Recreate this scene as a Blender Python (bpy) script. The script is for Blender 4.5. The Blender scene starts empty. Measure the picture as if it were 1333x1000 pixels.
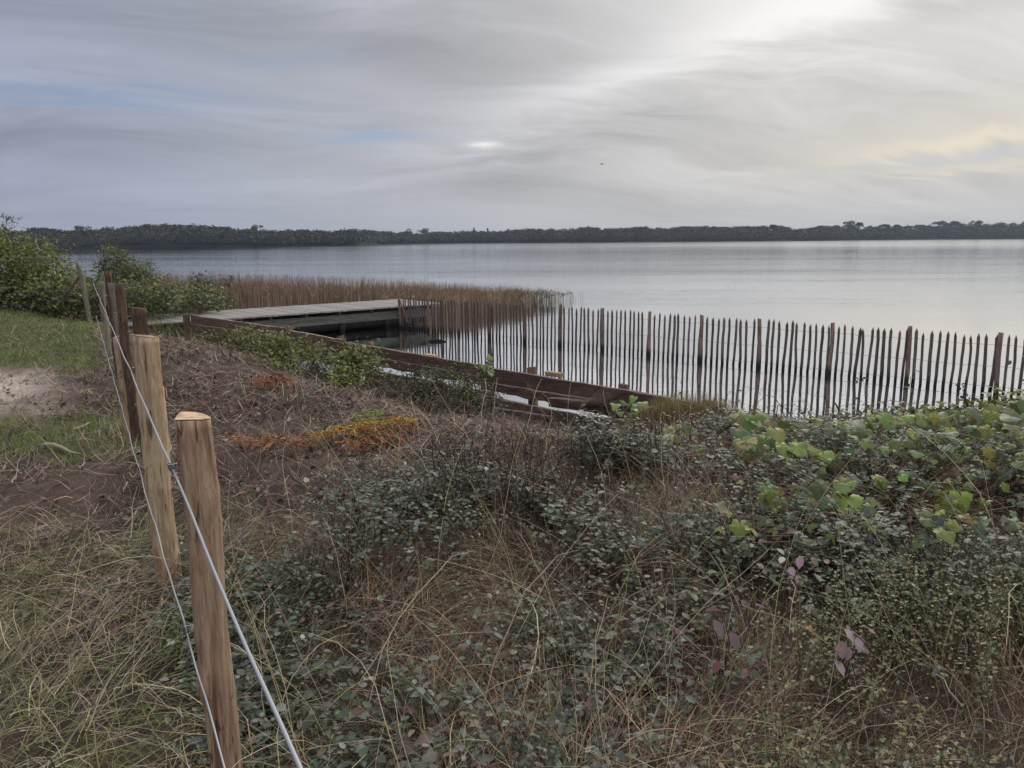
import bpy, math, random
import numpy as np
from mathutils import Vector, Matrix

# ------------------------------------------------------------------ camera
scene = bpy.context.scene
COL = scene.collection
FPX = 1000.0                      # focal length in pixels of a 1333 px wide frame
PITCH = math.atan((500 - 312) / FPX)
ROLL = 0.0056
CAM = np.array([0.0, 0.0, 2.4])
cam_d = bpy.data.cameras.new('camera')
cam = bpy.data.objects.new('camera', cam_d)
COL.objects.link(cam)
cam.location = CAM
cam.rotation_mode = 'XYZ'
Rm = Matrix.Rotation(math.pi / 2 - PITCH, 4, 'X') @ Matrix.Rotation(-ROLL, 4, 'Z')
cam.rotation_euler = Rm.to_euler()
cam_d.sensor_width = 36
cam_d.lens = 36 * FPX / 1333
cam_d.clip_start = 0.05
cam_d.clip_end = 8000
scene.camera = cam

# ------------------------------------------------------------------ light
SUN_EL, SUN_AZ = math.radians(36), math.radians(24)      # azimuth clockwise from +Y (view direction)
scene.view_settings.view_transform = 'Standard'
scene.view_settings.look = 'None'
scene.view_settings.exposure = 0.0
scene.view_settings.gamma = 1.0

sun_d = bpy.data.lights.new('sun', 'SUN')
sun_d.energy = 1.3
sun_d.angle = math.radians(22)
sun_d.color = (1.0, 0.93, 0.84)
sun = bpy.data.objects.new('sun', sun_d)
COL.objects.link(sun)
sd = Vector((math.sin(SUN_AZ) * math.cos(SUN_EL), math.cos(SUN_AZ) * math.cos(SUN_EL), math.sin(SUN_EL)))
sun.rotation_euler = sd.to_track_quat('Z', 'Y').to_euler()

world = bpy.data.worlds.new('World')
scene.world = world
world.use_nodes = True
nt = world.node_tree
nt.nodes.clear()


class N:
    """tiny expression helper for node trees"""
    def __init__(self, nt): self.nt = nt
    def new(self, t, **kw):
        n = self.nt.nodes.new(t)
        for k, v in kw.items(): setattr(n, k, v)
        return n
    def link(self, a, b): self.nt.links.new(a, b)
    def setin(self, sock, v):
        if isinstance(v, bpy.types.NodeSocket): self.link(v, sock)
        else: sock.default_value = v
    def m(self, op, a, b=None, c=None, clamp=False):
        n = self.new('ShaderNodeMath', operation=op, use_clamp=clamp)
        self.setin(n.inputs[0], a)
        if b is not None: self.setin(n.inputs[1], b)
        if c is not None: self.setin(n.inputs[2], c)
        return n.outputs[0]
    def mix(self, f, a, b, blend='MIX'):
        n = self.new('ShaderNodeMix', data_type='RGBA', blend_type=blend)
        self.setin(n.inputs[0], f)
        self.setin(n.inputs[6], a if isinstance(a, bpy.types.NodeSocket) else tuple(a) + ((1,) if len(a) == 3 else ()))
        self.setin(n.inputs[7], b if isinstance(b, bpy.types.NodeSocket) else tuple(b) + ((1,) if len(b) == 3 else ()))
        return n.outputs[2]
    def noise(self, vec, scale, detail=4, rough=0.55, dist=0.0):
        n = self.new('ShaderNodeTexNoise')
        self.link(vec, n.inputs['Vector'])
        n.inputs['Scale'].default_value = scale
        n.inputs['Detail'].default_value = detail
        n.inputs['Roughness'].default_value = rough
        n.inputs['Distortion'].default_value = dist
        return n.outputs['Fac']
    def ramp(self, f, lo, hi, a=0.0, b=1.0, smooth=True):
        n = self.new('ShaderNodeMapRange')
        n.interpolation_type = 'SMOOTHSTEP' if smooth else 'LINEAR'
        self.link(f, n.inputs[0])
        for i, v in zip((1, 2, 3, 4), (lo, hi, a, b)): n.inputs[i].default_value = v
        return n.outputs[0]
    def mapping(self, vec, scale=(1, 1, 1), rot=(0, 0, 0), loc=(0, 0, 0)):
        n = self.new('ShaderNodeMapping')
        self.link(vec, n.inputs[0])
        n.inputs['Location'].default_value = loc
        n.inputs['Rotation'].default_value = rot
        n.inputs['Scale'].default_value = scale
        return n.outputs[0]


w = N(nt)
tc = w.new('ShaderNodeTexCoord')
sep = w.new('ShaderNodeSeparateXYZ'); w.link(tc.outputs['Generated'], sep.inputs[0])
dx, dy, dz = sep.outputs
az = w.m('MULTIPLY', w.m('ARCTAN2', dx, dy), 57.2958)
el = w.m('MULTIPLY', w.m('ARCSINE', dz), 57.2958)
zc = w.m('ADD', w.m('MAXIMUM', dz, 0.0), 0.17)
comb = w.new('ShaderNodeCombineXYZ')
w.link(w.m('DIVIDE', dx, zc), comb.inputs[0]); w.link(w.m('DIVIDE', dy, zc), comb.inputs[1])
cp = comb.outputs[0]
wx = w.noise(w.mapping(cp, (0.5, 0.5, 1)), 0.8, 3)
warp = w.new('ShaderNodeVectorMath', operation='ADD')
w.link(cp, warp.inputs[0])
cw = w.new('ShaderNodeCombineXYZ'); w.link(w.m('MULTIPLY', wx, 2.0), cw.inputs[0]); w.link(w.m('MULTIPLY', wx, 2.6), cw.inputs[1])
w.link(cw.outputs[0], warp.inputs[1])
pp = warp.outputs[0]
pr = w.mapping(pp, (1, 1, 1), (0, 0, -0.22))           # streaks run towards the right end of the horizon
n_big = w.noise(w.mapping(pr, (0.40, 0.85, 1), (0, 0, 0), (3.1, 1.7, 0)), 1.0, 5, 0.5, 0.5)
n_str = w.noise(w.mapping(pr, (0.6, 1.9, 1), (0, 0, 0), (7.4, 2.2, 0)), 1.0, 6, 0.56, 0.5)
n_fin = w.noise(w.mapping(pr, (1.8, 4.4, 1), (0, 0, 0), (1.4, 9.2, 0)), 1.3, 7, 0.62, 0.6)


def blob(a, e, sa, se, slope=0.0, rag=0.0):
    """soft patch of sky round azimuth a, elevation e (degrees)"""
    da = w.m('SUBTRACT', az, a)
    de = w.m('SUBTRACT', w.m('SUBTRACT', el, e), w.m('MULTIPLY', da, slope))
    if rag:
        de = w.m('ADD', de, w.m('MULTIPLY', w.m('SUBTRACT', n_fin, 0.5), rag))
    q = w.m('ADD', w.m('POWER', w.m('ABSOLUTE', w.m('DIVIDE', da, sa)), 2.0), w.m('POWER', w.m('ABSOLUTE', w.m('DIVIDE', de, se)), 2.0))
    return w.m('EXPONENT', w.m('MULTIPLY', q, -1.0))


sky = w.new('ShaderNodeTexSky', sky_type='NISHITA', sun_disc=False)
sky.sun_elevation = SUN_EL
sky.sun_rotation = SUN_AZ
sky.altitude = 20
sky.air_density = 1.0
sky.dust_density = 1.5
blue = w.mix(1.0, sky.outputs[0], (0.62, 0.66, 0.72), 'MULTIPLY')
# cloud sheet brightness (the background strength is 0.1)
grey = w.mix(w.ramp(az, -34, 18), (3.20, 3.47, 4.38), (5.50, 5.42, 5.32))
val = w.m('ADD', w.m('MULTIPLY', w.m('SUBTRACT', n_big, 0.5), 1.0), w.m('MULTIPLY', w.m('SUBTRACT', n_str, 0.5), 0.85))
val = w.m('ADD', val, w.m('MULTIPLY', w.m('SUBTRACT', n_fin, 0.5), 0.30))
val = w.m('MULTIPLY', val, w.ramp(el, -2, 9, 0.15, 1.0))
glow = blob(22, 17, 18, 8, 0.25, 6)
glow2 = blob(20, 14.8, 7, 2.6, 0.1, 5)
streak = blob(7, 10.8, 9, 1.3, 0.26, 4)
streak2 = blob(-22, 9.2, 20, 1.6, -0.06, 6)
darkb = blob(-20, 14.5, 24, 4.2, -0.12, 6)
darkc = blob(4, 5.6, 9, 1.6, 0.25, 5)
darkd = blob(27, 13.5, 4, 0.9, 0.0, 4)
val = w.m('ADD', val, w.m('MULTIPLY', glow, 0.34))
val = w.m('ADD', val, w.m('MULTIPLY', glow2, 0.36))
val = w.m('ADD', val, w.m('MULTIPLY', streak, 0.34))
val = w.m('ADD', val, w.m('MULTIPLY', streak2, 0.12))
val = w.m('SUBTRACT', val, w.m('MULTIPLY', darkb, 0.20))
val = w.m('SUBTRACT', val, w.m('MULTIPLY', darkc, 0.16))
val = w.m('SUBTRACT', val, w.m('MULTIPLY', darkd, 0.22))
val = w.m('ADD', val, w.m('MULTIPLY', blob(33, 9.0, 13, 4.5, 0.0, 5), 0.26))
val = w.m('ADD', val, w.m('MULTIPLY', blob(-28, 4.0, 22, 2.5, 0.0, 3), 0.14))
val = w.m('ADD', val, w.ramp(el, 20, 62, 0.0, 2.1))
val = w.m('ADD', val, 1.0)
cb = w.new('ShaderNodeCombineXYZ')
for i in range(3): w.link(val, cb.inputs[i])
cloud = w.mix(1.0, grey, cb.outputs[0], 'MULTIPLY')
# lenticular wisps and warm streaks low on the right
wisp = w.m('MULTIPLY', blob(-1.9, 6.65, 1.2, 0.24, 0.03, 0.35), 1.0)
warm = w.m('ADD', w.m('MULTIPLY', blob(30, 5.9, 8, 0.55, 0.10, 3.0), 0.5), w.m('MULTIPLY', blob(31, 4.3, 6, 0.35, 0.06, 2.0), 0.42))
warm = w.m('ADD', warm, w.m('MULTIPLY', blob(30, 6.2, 11, 2.2, 0.08, 3.0), 0.50))
cloud = w.mix(w.m('MINIMUM', wisp, 1.0), cloud, (8.8, 8.7, 8.5))
cloud = w.mix(w.m('MINIMUM', warm, 1.0), cloud, (8.2, 7.5, 6.2))
hole = w.m('ADD', w.m('MULTIPLY', blob(-28, 9.0, 9, 0.65, 0.01, 3.5), 1.1), w.m('MULTIPLY', blob(-10, 7.1, 3.8, 0.42, 0.03, 1.2), 1.15))
hole = w.m('ADD', hole, w.m('MULTIPLY', blob(-36, 3.2, 8, 1.6, 0, 3), 0.55))
hole = w.m('ADD', hole, w.m('MULTIPLY', blob(-15, 12.0, 5, 0.6, 0.1, 3), 0.3))
hole = w.m('ADD', hole, w.m('MULTIPLY', blob(30, 4.9, 9, 0.35, 0.07, 2), 0.45))
hole = w.m('MULTIPLY', hole, w.ramp(n_str, 0.40, 0.65, 1.0, 0.6))
holec = w.mix(0.5, blue, (2.5, 3.35, 5.4))
final = w.mix(w.m('MINIMUM', hole, 1.0), cloud, holec)
bg = w.new('ShaderNodeBackground'); bg.inputs['Strength'].default_value = 0.1
w.link(final, bg.inputs['Color'])
wo = w.new('ShaderNodeOutputWorld'); w.link(bg.outputs[0], wo.inputs['Surface'])

# ------------------------------------------------------------------ helpers
R = np.random.default_rng(7)
random.seed(7)
sP, cP = math.sin(PITCH), math.cos(PITCH)


def ray(px, py):
    u0, v0 = (px - 666.5) / FPX, -(py - 500) / FPX
    u = u0 * math.cos(ROLL) + v0 * math.sin(ROLL)
    v = -(-u0 * math.sin(ROLL) + v0 * math.cos(ROLL))
    return np.array([u, cP - v * sP, -sP - v * cP])


def at_z(px, py, z):
    d = ray(px, py); return CAM + d * ((z - CAM[2]) / d[2])


def at_y(px, py, Y):
    d = ray(px, py); return CAM + d * (Y / d[1])


def hash2(ix, iy, seed):
    h = (ix.astype(np.int64) * 374761393 + iy.astype(np.int64) * 668265263 + seed * 1442695041) & 0xffffffff
    h = ((h ^ (h >> 13)) * 1274126177) & 0xffffffff
    return ((h ^ (h >> 16)) & 0xffffff) / float(0xffffff)


def vnoise(x, y, seed=0):
    ix, iy = np.floor(x), np.floor(y)
    fx, fy = x - ix, y - iy
    fx = fx * fx * (3 - 2 * fx); fy = fy * fy * (3 - 2 * fy)
    a, b = hash2(ix, iy, seed), hash2(ix + 1, iy, seed)
    c, d = hash2(ix, iy + 1, seed), hash2(ix + 1, iy + 1, seed)
    return (a * (1 - fx) + b * fx) * (1 - fy) + (c * (1 - fx) + d * fx) * fy


def fbm(x, y, sc=1.0, oct=4, seed=0):
    x = np.asarray(x, float) * sc; y = np.asarray(y, float) * sc
    s, a, t = 0, 1.0, 0
    for o in range(oct):
        s = s + a * vnoise(x, y, seed + o * 17); t += a
        x, y, a = x * 2.03 + 5.2, y * 2.03 + 1.3, a * 0.5
    return s / t


def sst(x, a, b):
    t = np.clip((np.asarray(x, float) - a) / (b - a), 0, 1); return t * t * (3 - 2 * t)


SHORE = np.array([(-90, 30), (-40, 27), (-22, 25.5), (-14, 23.3), (-11, 21.2), (-9.2, 18.8), (-7.2, 17.35), (1.6, 9.25), (3.2, 8.3), (5.0, 8.1), (8.5, 8.9), (14, 9.5), (30, 8), (90, -10.)])


def shore_s(x, y):
    """signed distance to the near shoreline, positive on land"""
    x = np.asarray(x, float); y = np.asarray(y, float)
    d = np.full(x.shape, 1e9)
    for (x0, y0), (x1, y1) in zip(SHORE[:-1], SHORE[1:]):
        ex, ey = x1 - x0, y1 - y0
        t = np.clip(((x - x0) * ex + (y - y0) * ey) / (ex * ex + ey * ey), 0, 1)
        d = np.minimum(d, np.hypot(x - x0 - t * ex, y - y0 - t * ey))
    return np.where(y < np.interp(x, SHORE[:, 0], SHORE[:, 1]), d, -d)


def fd(x, y):                       # distance right of the wire fence line
    return x - (0.21 - 0.556 * y)


def G0(x, y):
    s = shore_s(x, y)
    sp_ = s - 0.95 * sst(x, -4.5, -2.5) * (1 - sst(x, 0.7, 1.7)) * (s > 0)
    z = 0.85 * sst(sp_, -0.2, 3.4) ** 0.8
    z = np.where(s < 0, -0.05, z)
    z = np.where(s > 0.02, np.maximum(z, 0.0) + 0.03 + 0.05 * sst(s, 0.1, 0.8), z)
    z = z - 1.2 * sst(-s, 0.0, 2.5)
    jx = (x + 7.0) * 0.754 + (y - 17.9) * 0.657; jy = -(x + 7.0) * 0.657 + (y - 17.9) * 0.754   # hollow under the jetty
    hol = sst(jx, -3.3, -2.3) * sst(jy, -0.9, -0.25) * (1 - sst(jy, 2.2, 2.8))
    z = np.where(z > 0.42, z * (1 - hol) + 0.42 * hol, z)
    return z


def G(x, y):
    x = np.asarray(x, float); y = np.asarray(y, float)
    z = G0(x, y)
    near = 1 - sst(np.hypot(x, y), 30, 60)
    land = sst(z, -0.1, 0.15)
    z = z + near * land * ((fbm(x, y, 0.8, 3, 3) - 0.5) * 0.16 * sst(z, 0.05, 0.3) + (fbm(x, y, 4.0, 3, 9) - 0.5) * (0.085 + 0.06 * sst(y, 3.3, 4.0)) * sst(z, 0.03, 0.25))
    return z


MATS = {}


def mat(name, build):
    if name in MATS: return MATS[name]
    m = bpy.data.materials.new(name); m.use_nodes = True
    m.node_tree.nodes.clear()
    n = N(m.node_tree)
    out = n.new('ShaderNodeOutputMaterial')
    build(n, out)
    MATS[name] = m
    return m


def pbsdf(n, col=None, rough=0.8, spec=0.3, metal=0.0, normal=None):
    p = n.new('ShaderNodeBsdfPrincipled')
    if col is not None: n.setin(p.inputs['Base Color'], col if isinstance(col, bpy.types.NodeSocket) else tuple(col) + (1,))
    n.setin(p.inputs['Roughness'], rough)
    p.inputs['Specular IOR Level'].default_value = spec
    p.inputs['Metallic'].default_value = metal
    if normal is not None: n.link(normal, p.inputs['Normal'])
    return p


def bump(n, h, strength, dist):
    b = n.new('ShaderNodeBump'); b.inputs['Strength'].default_value = strength; b.inputs['Distance'].default_value = dist
    n.link(h, b.inputs['Height']); return b.outputs[0]


def m_plant(n, out, rough=0.55, trans=0.22, spec=0.35):
    a = n.new('ShaderNodeAttribute', attribute_name='col')
    g = n.new('ShaderNodeNewGeometry')
    nz = n.noise(g.outputs['Position'], 60, 2)
    c = n.mix(1.0, a.outputs['Color'], n.mix(nz, (0.7, 0.7, 0.7), (1.3, 1.3, 1.3)), 'MULTIPLY')
    p = pbsdf(n, c, rough, spec)
    if trans:
        t = n.new('ShaderNodeBsdfTranslucent'); n.link(c, t.inputs[0])
        mx = n.new('ShaderNodeMixShader'); mx.inputs[0].default_value = trans
        n.link(p.outputs[0], mx.inputs[1]); n.link(t.outputs[0], mx.inputs[2])
        n.link(mx.outputs[0], out.inputs[0])
    else:
        n.link(p.outputs[0], out.inputs[0])


LEAF = mat('leaf', lambda n, o: m_plant(n, o, 0.45, 0.25, 0.38))
STRAW = mat('straw', lambda n, o: m_plant(n, o, 0.7, 0.12, 0.25))
TWIG = mat('twig', lambda n, o: m_plant(n, o, 0.85, 0.0, 0.2))


def wood(c1, c2, c3, scale=(14, 14, 1.6), rough=0.85, dark=0.55, wet=False):
    def f(n, out):
        tcn = n.new('ShaderNodeTexCoord')
        oi = n.new('ShaderNodeObjectInfo')
        off = n.new('ShaderNodeVectorMath', operation='ADD')
        n.link(tcn.outputs['Object'], off.inputs[0])
        cbx = n.new('ShaderNodeCombineXYZ')
        for i in range(3): n.link(n.m('MULTIPLY', oi.outputs['Random'], 13.0 + i), cbx.inputs[i])
        n.link(cbx.outputs[0], off.inputs[1])
        v = off.outputs[0]
        grain = n.noise(n.mapping(v, scale), 3.0, 6, 0.65, 0.6)
        blot = n.noise(n.mapping(v, tuple(s * 0.35 for s in scale)), 2.0, 4, 0.6, 0.8)
        fine = n.noise(n.mapping(v, tuple(s * 3 for s in scale)), 4.0, 3, 0.6)
        c = n.mix(n.ramp(grain, 0.34, 0.66), c1, c2)
        c = n.mix(n.ramp(blot, 0.5, 0.66, 0, dark), c, c3)
        c = n.mix(1.0, c, n.mix(fine, (0.72, 0.72, 0.72), (1.28, 1.28, 1.28)), 'MULTIPLY')
        if wet:
            g = n.new('ShaderNodeNewGeometry'); s = n.new('ShaderNodeSeparateXYZ'); n.link(g.outputs['Position'], s.inputs[0])
            c = n.mix(n.ramp(s.outputs[2], 0.04, 0.22, 1.0, 0.0), c, (0.016, 0.014, 0.012))
        tone = n.m('ADD', n.m('MULTIPLY', oi.outputs['Random'], 0.5), 0.75)
        tcb = n.new('ShaderNodeCombineXYZ')
        for i in range(3): n.link(tone, tcb.inputs[i])
        c = n.mix(1.0, c, tcb.outputs[0], 'MULTIPLY')
        crk = n.ramp(n.noise(n.mapping(v, tuple(s * 1.6 for s in scale), (0, 0, 0), (3, 5, 7)), 2.2, 4, 0.6, 0.4), 0.60, 0.68)
        c = n.mix(n.m('MULTIPLY', crk, 0.75), c, tuple(q * 0.5 for q in c3))
        h = n.m('SUBTRACT', n.m('ADD', n.m('MULTIPLY', grain, 0.7), n.m('MULTIPLY', fine, 0.3)), n.m('MULTIPLY', crk, 0.6))
        p = pbsdf(n, c, rough, 0.25, 0, bump(n, h, 0.7, 0.012))
        n.link(p.outputs[0], out.inputs[0])
    return f


M_POST = mat('debarked post wood', wood((0.30, 0.205, 0.13), (0.50, 0.38, 0.25), (0.17, 0.085, 0.05), (17, 17, 1.9), dark=0.75))
M_SPLIT = mat('split post wood', wood((0.26, 0.165, 0.115), (0.44, 0.32, 0.23), (0.13, 0.06, 0.04), (22, 22, 1.9), dark=0.9))
M_BARK = mat('bark post wood', wood((0.075, 0.045, 0.032), (0.16, 0.10, 0.07), (0.035, 0.022, 0.016), (18, 18, 3.0)))
M_GREYPOST = mat('weathered post wood', wood((0.14, 0.125, 0.10), (0.28, 0.25, 0.20), (0.07, 0.06, 0.05), (18, 18, 2.0)))
M_PALE = mat('paling wood', wood((0.080, 0.066, 0.057), (0.16, 0.128, 0.108), (0.03, 0.024, 0.02), (40, 40, 3), wet=True))
M_PALEPOST = mat('paling post wood', wood((0.125, 0.082, 0.066), (0.22, 0.15, 0.12), (0.05, 0.03, 0.024), (20, 20, 2), wet=True))
M_TAN = mat('tan paling wood', wood((0.16, 0.10, 0.065), (0.27, 0.18, 0.12), (0.07, 0.05, 0.035), (40, 40, 3), wet=True))
M_PLANK = mat('wall plank wood', wood((0.085, 0.048, 0.037), (0.20, 0.125, 0.095), (0.05, 0.032, 0.026), (1.5, 34, 34)))
M_PLANKTOP = mat('cut wood', wood((0.33, 0.22, 0.13), (0.5, 0.36, 0.23), (0.2, 0.12, 0.07), (9, 9, 9), dark=0.5))
M_TOPEDGE = mat('pale top edge', wood((0.17, 0.125, 0.10), (0.30, 0.24, 0.19), (0.10, 0.07, 0.055), (2.0, 22, 22)))
M_BEAM = mat('jetty beam wood', wood((0.085, 0.088, 0.078), (0.16, 0.16, 0.14), (0.045, 0.048, 0.04), (1.2, 20, 20)))
M_PILE = mat('jetty pile wood', wood((0.035, 0.034, 0.03), (0.08, 0.075, 0.065), (0.02, 0.02, 0.018), (12, 12, 1.5), wet=True))


def m_deck(n, out):
    tcn = n.new('ShaderNodeTexCoord')
    v = tcn.outputs['Object']
    s = n.new('ShaderNodeSeparateXYZ'); n.link(v, s.inputs[0])
    idx = n.m('FLOOR', n.m('DIVIDE', s.outputs[0], 0.145))
    wn = n.new('ShaderNodeTexWhiteNoise', noise_dimensions='1D'); n.link(idx, wn.inputs['W'])
    gr = n.noise(n.mapping(v, (30, 1.5, 8)), 2.0, 5, 0.6)
    c = n.mix(gr, (0.20, 0.185, 0.165), (0.34, 0.315, 0.285))
    c = n.mix(n.m('MULTIPLY', wn.outputs['Value'], 0.45), c, (0.16, 0.155, 0.14))
    p = pbsdf(n, c, 0.75, 0.3, 0, bump(n, gr, 0.4, 0.006))
    n.link(p.outputs[0], out.inputs[0])


M_DECK = mat('grey deck boards', m_deck)


def m_wire(n, out):
    p = pbsdf(n, (0.42, 0.43, 0.44), 0.45, 0.5, 0.6); n.link(p.outputs[0], out.inputs[0])


M_WIRE = mat('galvanised wire', m_wire)
M_DWIRE = mat('dull wire', lambda n, o: n.link(pbsdf(n, (0.12, 0.12, 0.125), 0.55, 0.4, 0.4).outputs[0], o.inputs[0]))


def tag(o, label=None, cat=None, group=None, kind=None):
    if label: o['label'] = label
    if cat: o['category'] = cat
    if group: o['group'] = group
    if kind: o['kind'] = kind
    return o


def empty(name, loc=(0, 0, 0), rz=0.0):
    o = bpy.data.objects.new(name, None); COL.objects.link(o)
    o.empty_display_size = 0.2
    o.location = loc; o.rotation_euler = (0, 0, rz)
    return o


class Geo:
    """collects vertices, faces and a colour per vertex as numpy arrays"""
    def __init__(self): self.v, self.f, self.c, self.n, self.fl = [], [], [], 0, []
    def add(self, v, faces, col=(0.1, 0.1, 0.1), flat=False):
        v = np.asarray(v, float).reshape(-1, 3)
        col = np.asarray(col, float)
        if col.ndim == 1: col = np.tile(col, (len(v), 1))
        fs = faces if isinstance(faces, list) else [faces]
        for f in fs:
            f = np.asarray(f, int)
            if f.size: self.f.append(f + self.n); self.fl.append(np.full(len(f), (f.shape[1] > 4) or flat))
        self.v.append(v); self.c.append(col); self.n += len(v)
    def mesh(self, name, smooth=False, off=(0, 0, 0)):
        v = np.concatenate(self.v) - np.asarray(off, float); c = np.concatenate(self.c)
        me = bpy.data.meshes.new(name)
        me.vertices.add(len(v)); me.vertices.foreach_set('co', v.astype(np.float32).ravel())
        loops = np.concatenate([f.ravel() for f in self.f]); sizes = np.concatenate([np.full(len(f), f.shape[1]) for f in self.f])
        me.loops.add(len(loops)); me.loops.foreach_set('vertex_index', loops.astype(np.int32))
        me.polygons.add(len(sizes))
        st = np.concatenate([[0], np.cumsum(sizes)[:-1]])
        me.polygons.foreach_set('loop_start', st.astype(np.int32))
        me.update(calc_edges=True)
        a = me.color_attributes.new('col', 'FLOAT_COLOR', 'POINT')
        a.data.foreach_set('color', np.hstack([np.clip(c, 0, 1), np.ones((len(c), 1))]).astype(np.float32).ravel())
        me.polygons.foreach_set('use_smooth', ~np.concatenate(self.fl))
        me.validate()
        return me
    def build(self, name, material, parent=None, smooth=False, loc=None):
        off = (0, 0, 0) if loc is None else loc
        me = self.mesh(name, smooth, off); me.materials.append(material)
        o = bpy.data.objects.new(name, me); COL.objects.link(o)
        if loc is not None: o.location = loc
        if parent is not None: o.parent = parent
        return o


def rots(yaw, pitch, roll):
    """matrices: roll about Y (leaf axis), pitch about X, yaw about Z"""
    k = len(yaw); cy, sy, cp_, sp_, cr, sr = np.cos(yaw), np.sin(yaw), np.cos(pitch), np.sin(pitch), np.cos(roll), np.sin(roll)
    z, o = np.zeros(k), np.ones(k)
    Rz = np.stack([cy, -sy, z, sy, cy, z, z, z, o], 1).reshape(k, 3, 3)
    Rx = np.stack([o, z, z, z, cp_, -sp_, z, sp_, cp_], 1).reshape(k, 3, 3)
    Ry = np.stack([cr, z, sr, z, o, z, -sr, z, cr], 1).reshape(k, 3, 3)
    return Rz @ Rx @ Ry


def palette(k, cols, wts=None, jit=0.18):
    cols = np.asarray(cols, float)
    p = None if wts is None else np.asarray(wts) / np.sum(wts)
    c = cols[R.choice(len(cols), k, p=p)]
    return np.clip(c * (1 + R.normal(0, jit, (k, 1))) * (1 + R.normal(0, jit * 0.35, (k, 3))), 0.004, 0.9)


def inst(g, tv, tf, pos, M, sc, cols):
    """instances of a template (verts, faces) baked into g"""
    k, nv = len(pos), len(tv)
    if k == 0: return
    sc = np.broadcast_to(np.asarray(sc, float), (k,))
    v = np.einsum('kij,nj->kni', M, tv) * sc[:, None, None] + pos[:, None, :]
    fl = []
    for f in (tf if isinstance(tf, list) else [tf]):
        f = np.asarray(f, int); fl.append((f[None] + (np.arange(k) * nv)[:, None, None]).reshape(-1, f.shape[1]))
    g.add(v.reshape(-1, 3), fl, np.repeat(cols, nv, 0))


# leaf templates: long axis +Y, up +Z
def leaf_t(width=0.32, fold=0.08, droop=0.12, pts=((0.18, 0.62), (0.45, 1.0), (0.75, 0.66))):
    v = [(0, 0, 0)]
    for y, wd in pts:
        z = -droop * y * y
        v += [(-width * wd, y, z + fold * wd), (0, y, z), (width * wd, y, z + fold * wd)]
    v.append((0, 1, -droop))
    f3, f4 = [(0, 2, 1), (0, 3, 2)], []
    n = len(pts)
    for i in range(n - 1):
        a = 1 + 3 * i; b = a + 3
        f4 += [(a, a + 1, b + 1, b), (a + 1, a + 2, b + 2, b + 1)]
    a = 1 + 3 * (n - 1); t = len(v) - 1
    f3 += [(a, a + 1, t), (a + 1, a + 2, t)]
    return np.array(v, float), [np.array(f3), np.array(f4)] if f4 else [np.array(f3)]


LEAF_S = leaf_t(0.30, 0.06, 0.10, ((0.3, 0.9), (0.68, 0.85)))
LEAF_N = leaf_t(0.20, 0.06, 0.2, ((0.3, 0.9), (0.65, 0.8)))
_q = leaf_t(0.33, 0.08, 0.15, ((0.45, 1.0),))
LEAF_Q = _q


def trifol():
    V, F3, n = [], [], 0
    for ang, s, oy in ((0, 1.0, 0.25), (1.15, 0.8, 0.1), (-1.15, 0.8, 0.1)):
        v, fs = leaf_t(0.33, 0.07, 0.18, ((0.25, 0.8), (0.6, 0.95)))
        v = v * s; c, s_ = math.cos(ang), math.sin(ang)
        vv = np.stack([v[:, 0] * c - v[:, 1] * s_, v[:, 0] * s_ + v[:, 1] * c + oy, v[:, 2]], 1)
        V.append(vv)
        for f in fs:
            for q in f:
                q = [int(i) + n for i in q]
                F3.append(q[:3]);
                if len(q) == 4: F3.append([q[0], q[2], q[3]])
        n += len(vv)
    return np.concatenate(V) * 0.62, [np.array(F3)]


TRI = trifol()


def lobed(nl=5, depth=0.22, n=30, cup=0.12, seed=1):
    """broad rounded leaf, heart-shaped base, shallow toothed lobes, vein folds"""
    rr = np.random.default_rng(seed)
    v = [(0, 0, 0)]
    for i in range(n):
        a = -math.pi * 0.93 + 2 * math.pi * 0.93 * i / (n - 1)
        r = 0.55 * (1 + depth * math.cos(a * nl) ) * (1 + 0.10 * math.cos(a)) * (1 + 0.05 * (-1) ** i) + rr.normal(0, 0.012)
        z = -cup * (r / 0.6) ** 2 * (0.6 + 0.5 * math.cos(2 * a)) + 0.05 * math.cos(a * nl)
        v.append((r * math.sin(a), 0.10 + r * math.cos(a), z))
    mid = [(x * 0.5, y * 0.5 + 0.03, z * 0.3 + 0.02) for x, y, z in v[1:]]
    V = v[:1] + mid + v[1:]
    f3 = [(0, 2 + i, 1 + i) for i in range(n - 1)]
    f4 = [(1 + i, 2 + i, 2 + n + i, 1 + n + i) for i in range(n - 1)]
    V = np.array(V, float); V[:, 1] += 0.12
    return V, [np.array(f3), np.array(f4)]


LOBED = lobed(3, 0.07, 30, 0.14, 2)
LOBED3 = lobed(5, 0.12, 34, 0.22, 9)
LOBED2 = lobed(3, 0.20, 26, 0.2, 5)


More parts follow.
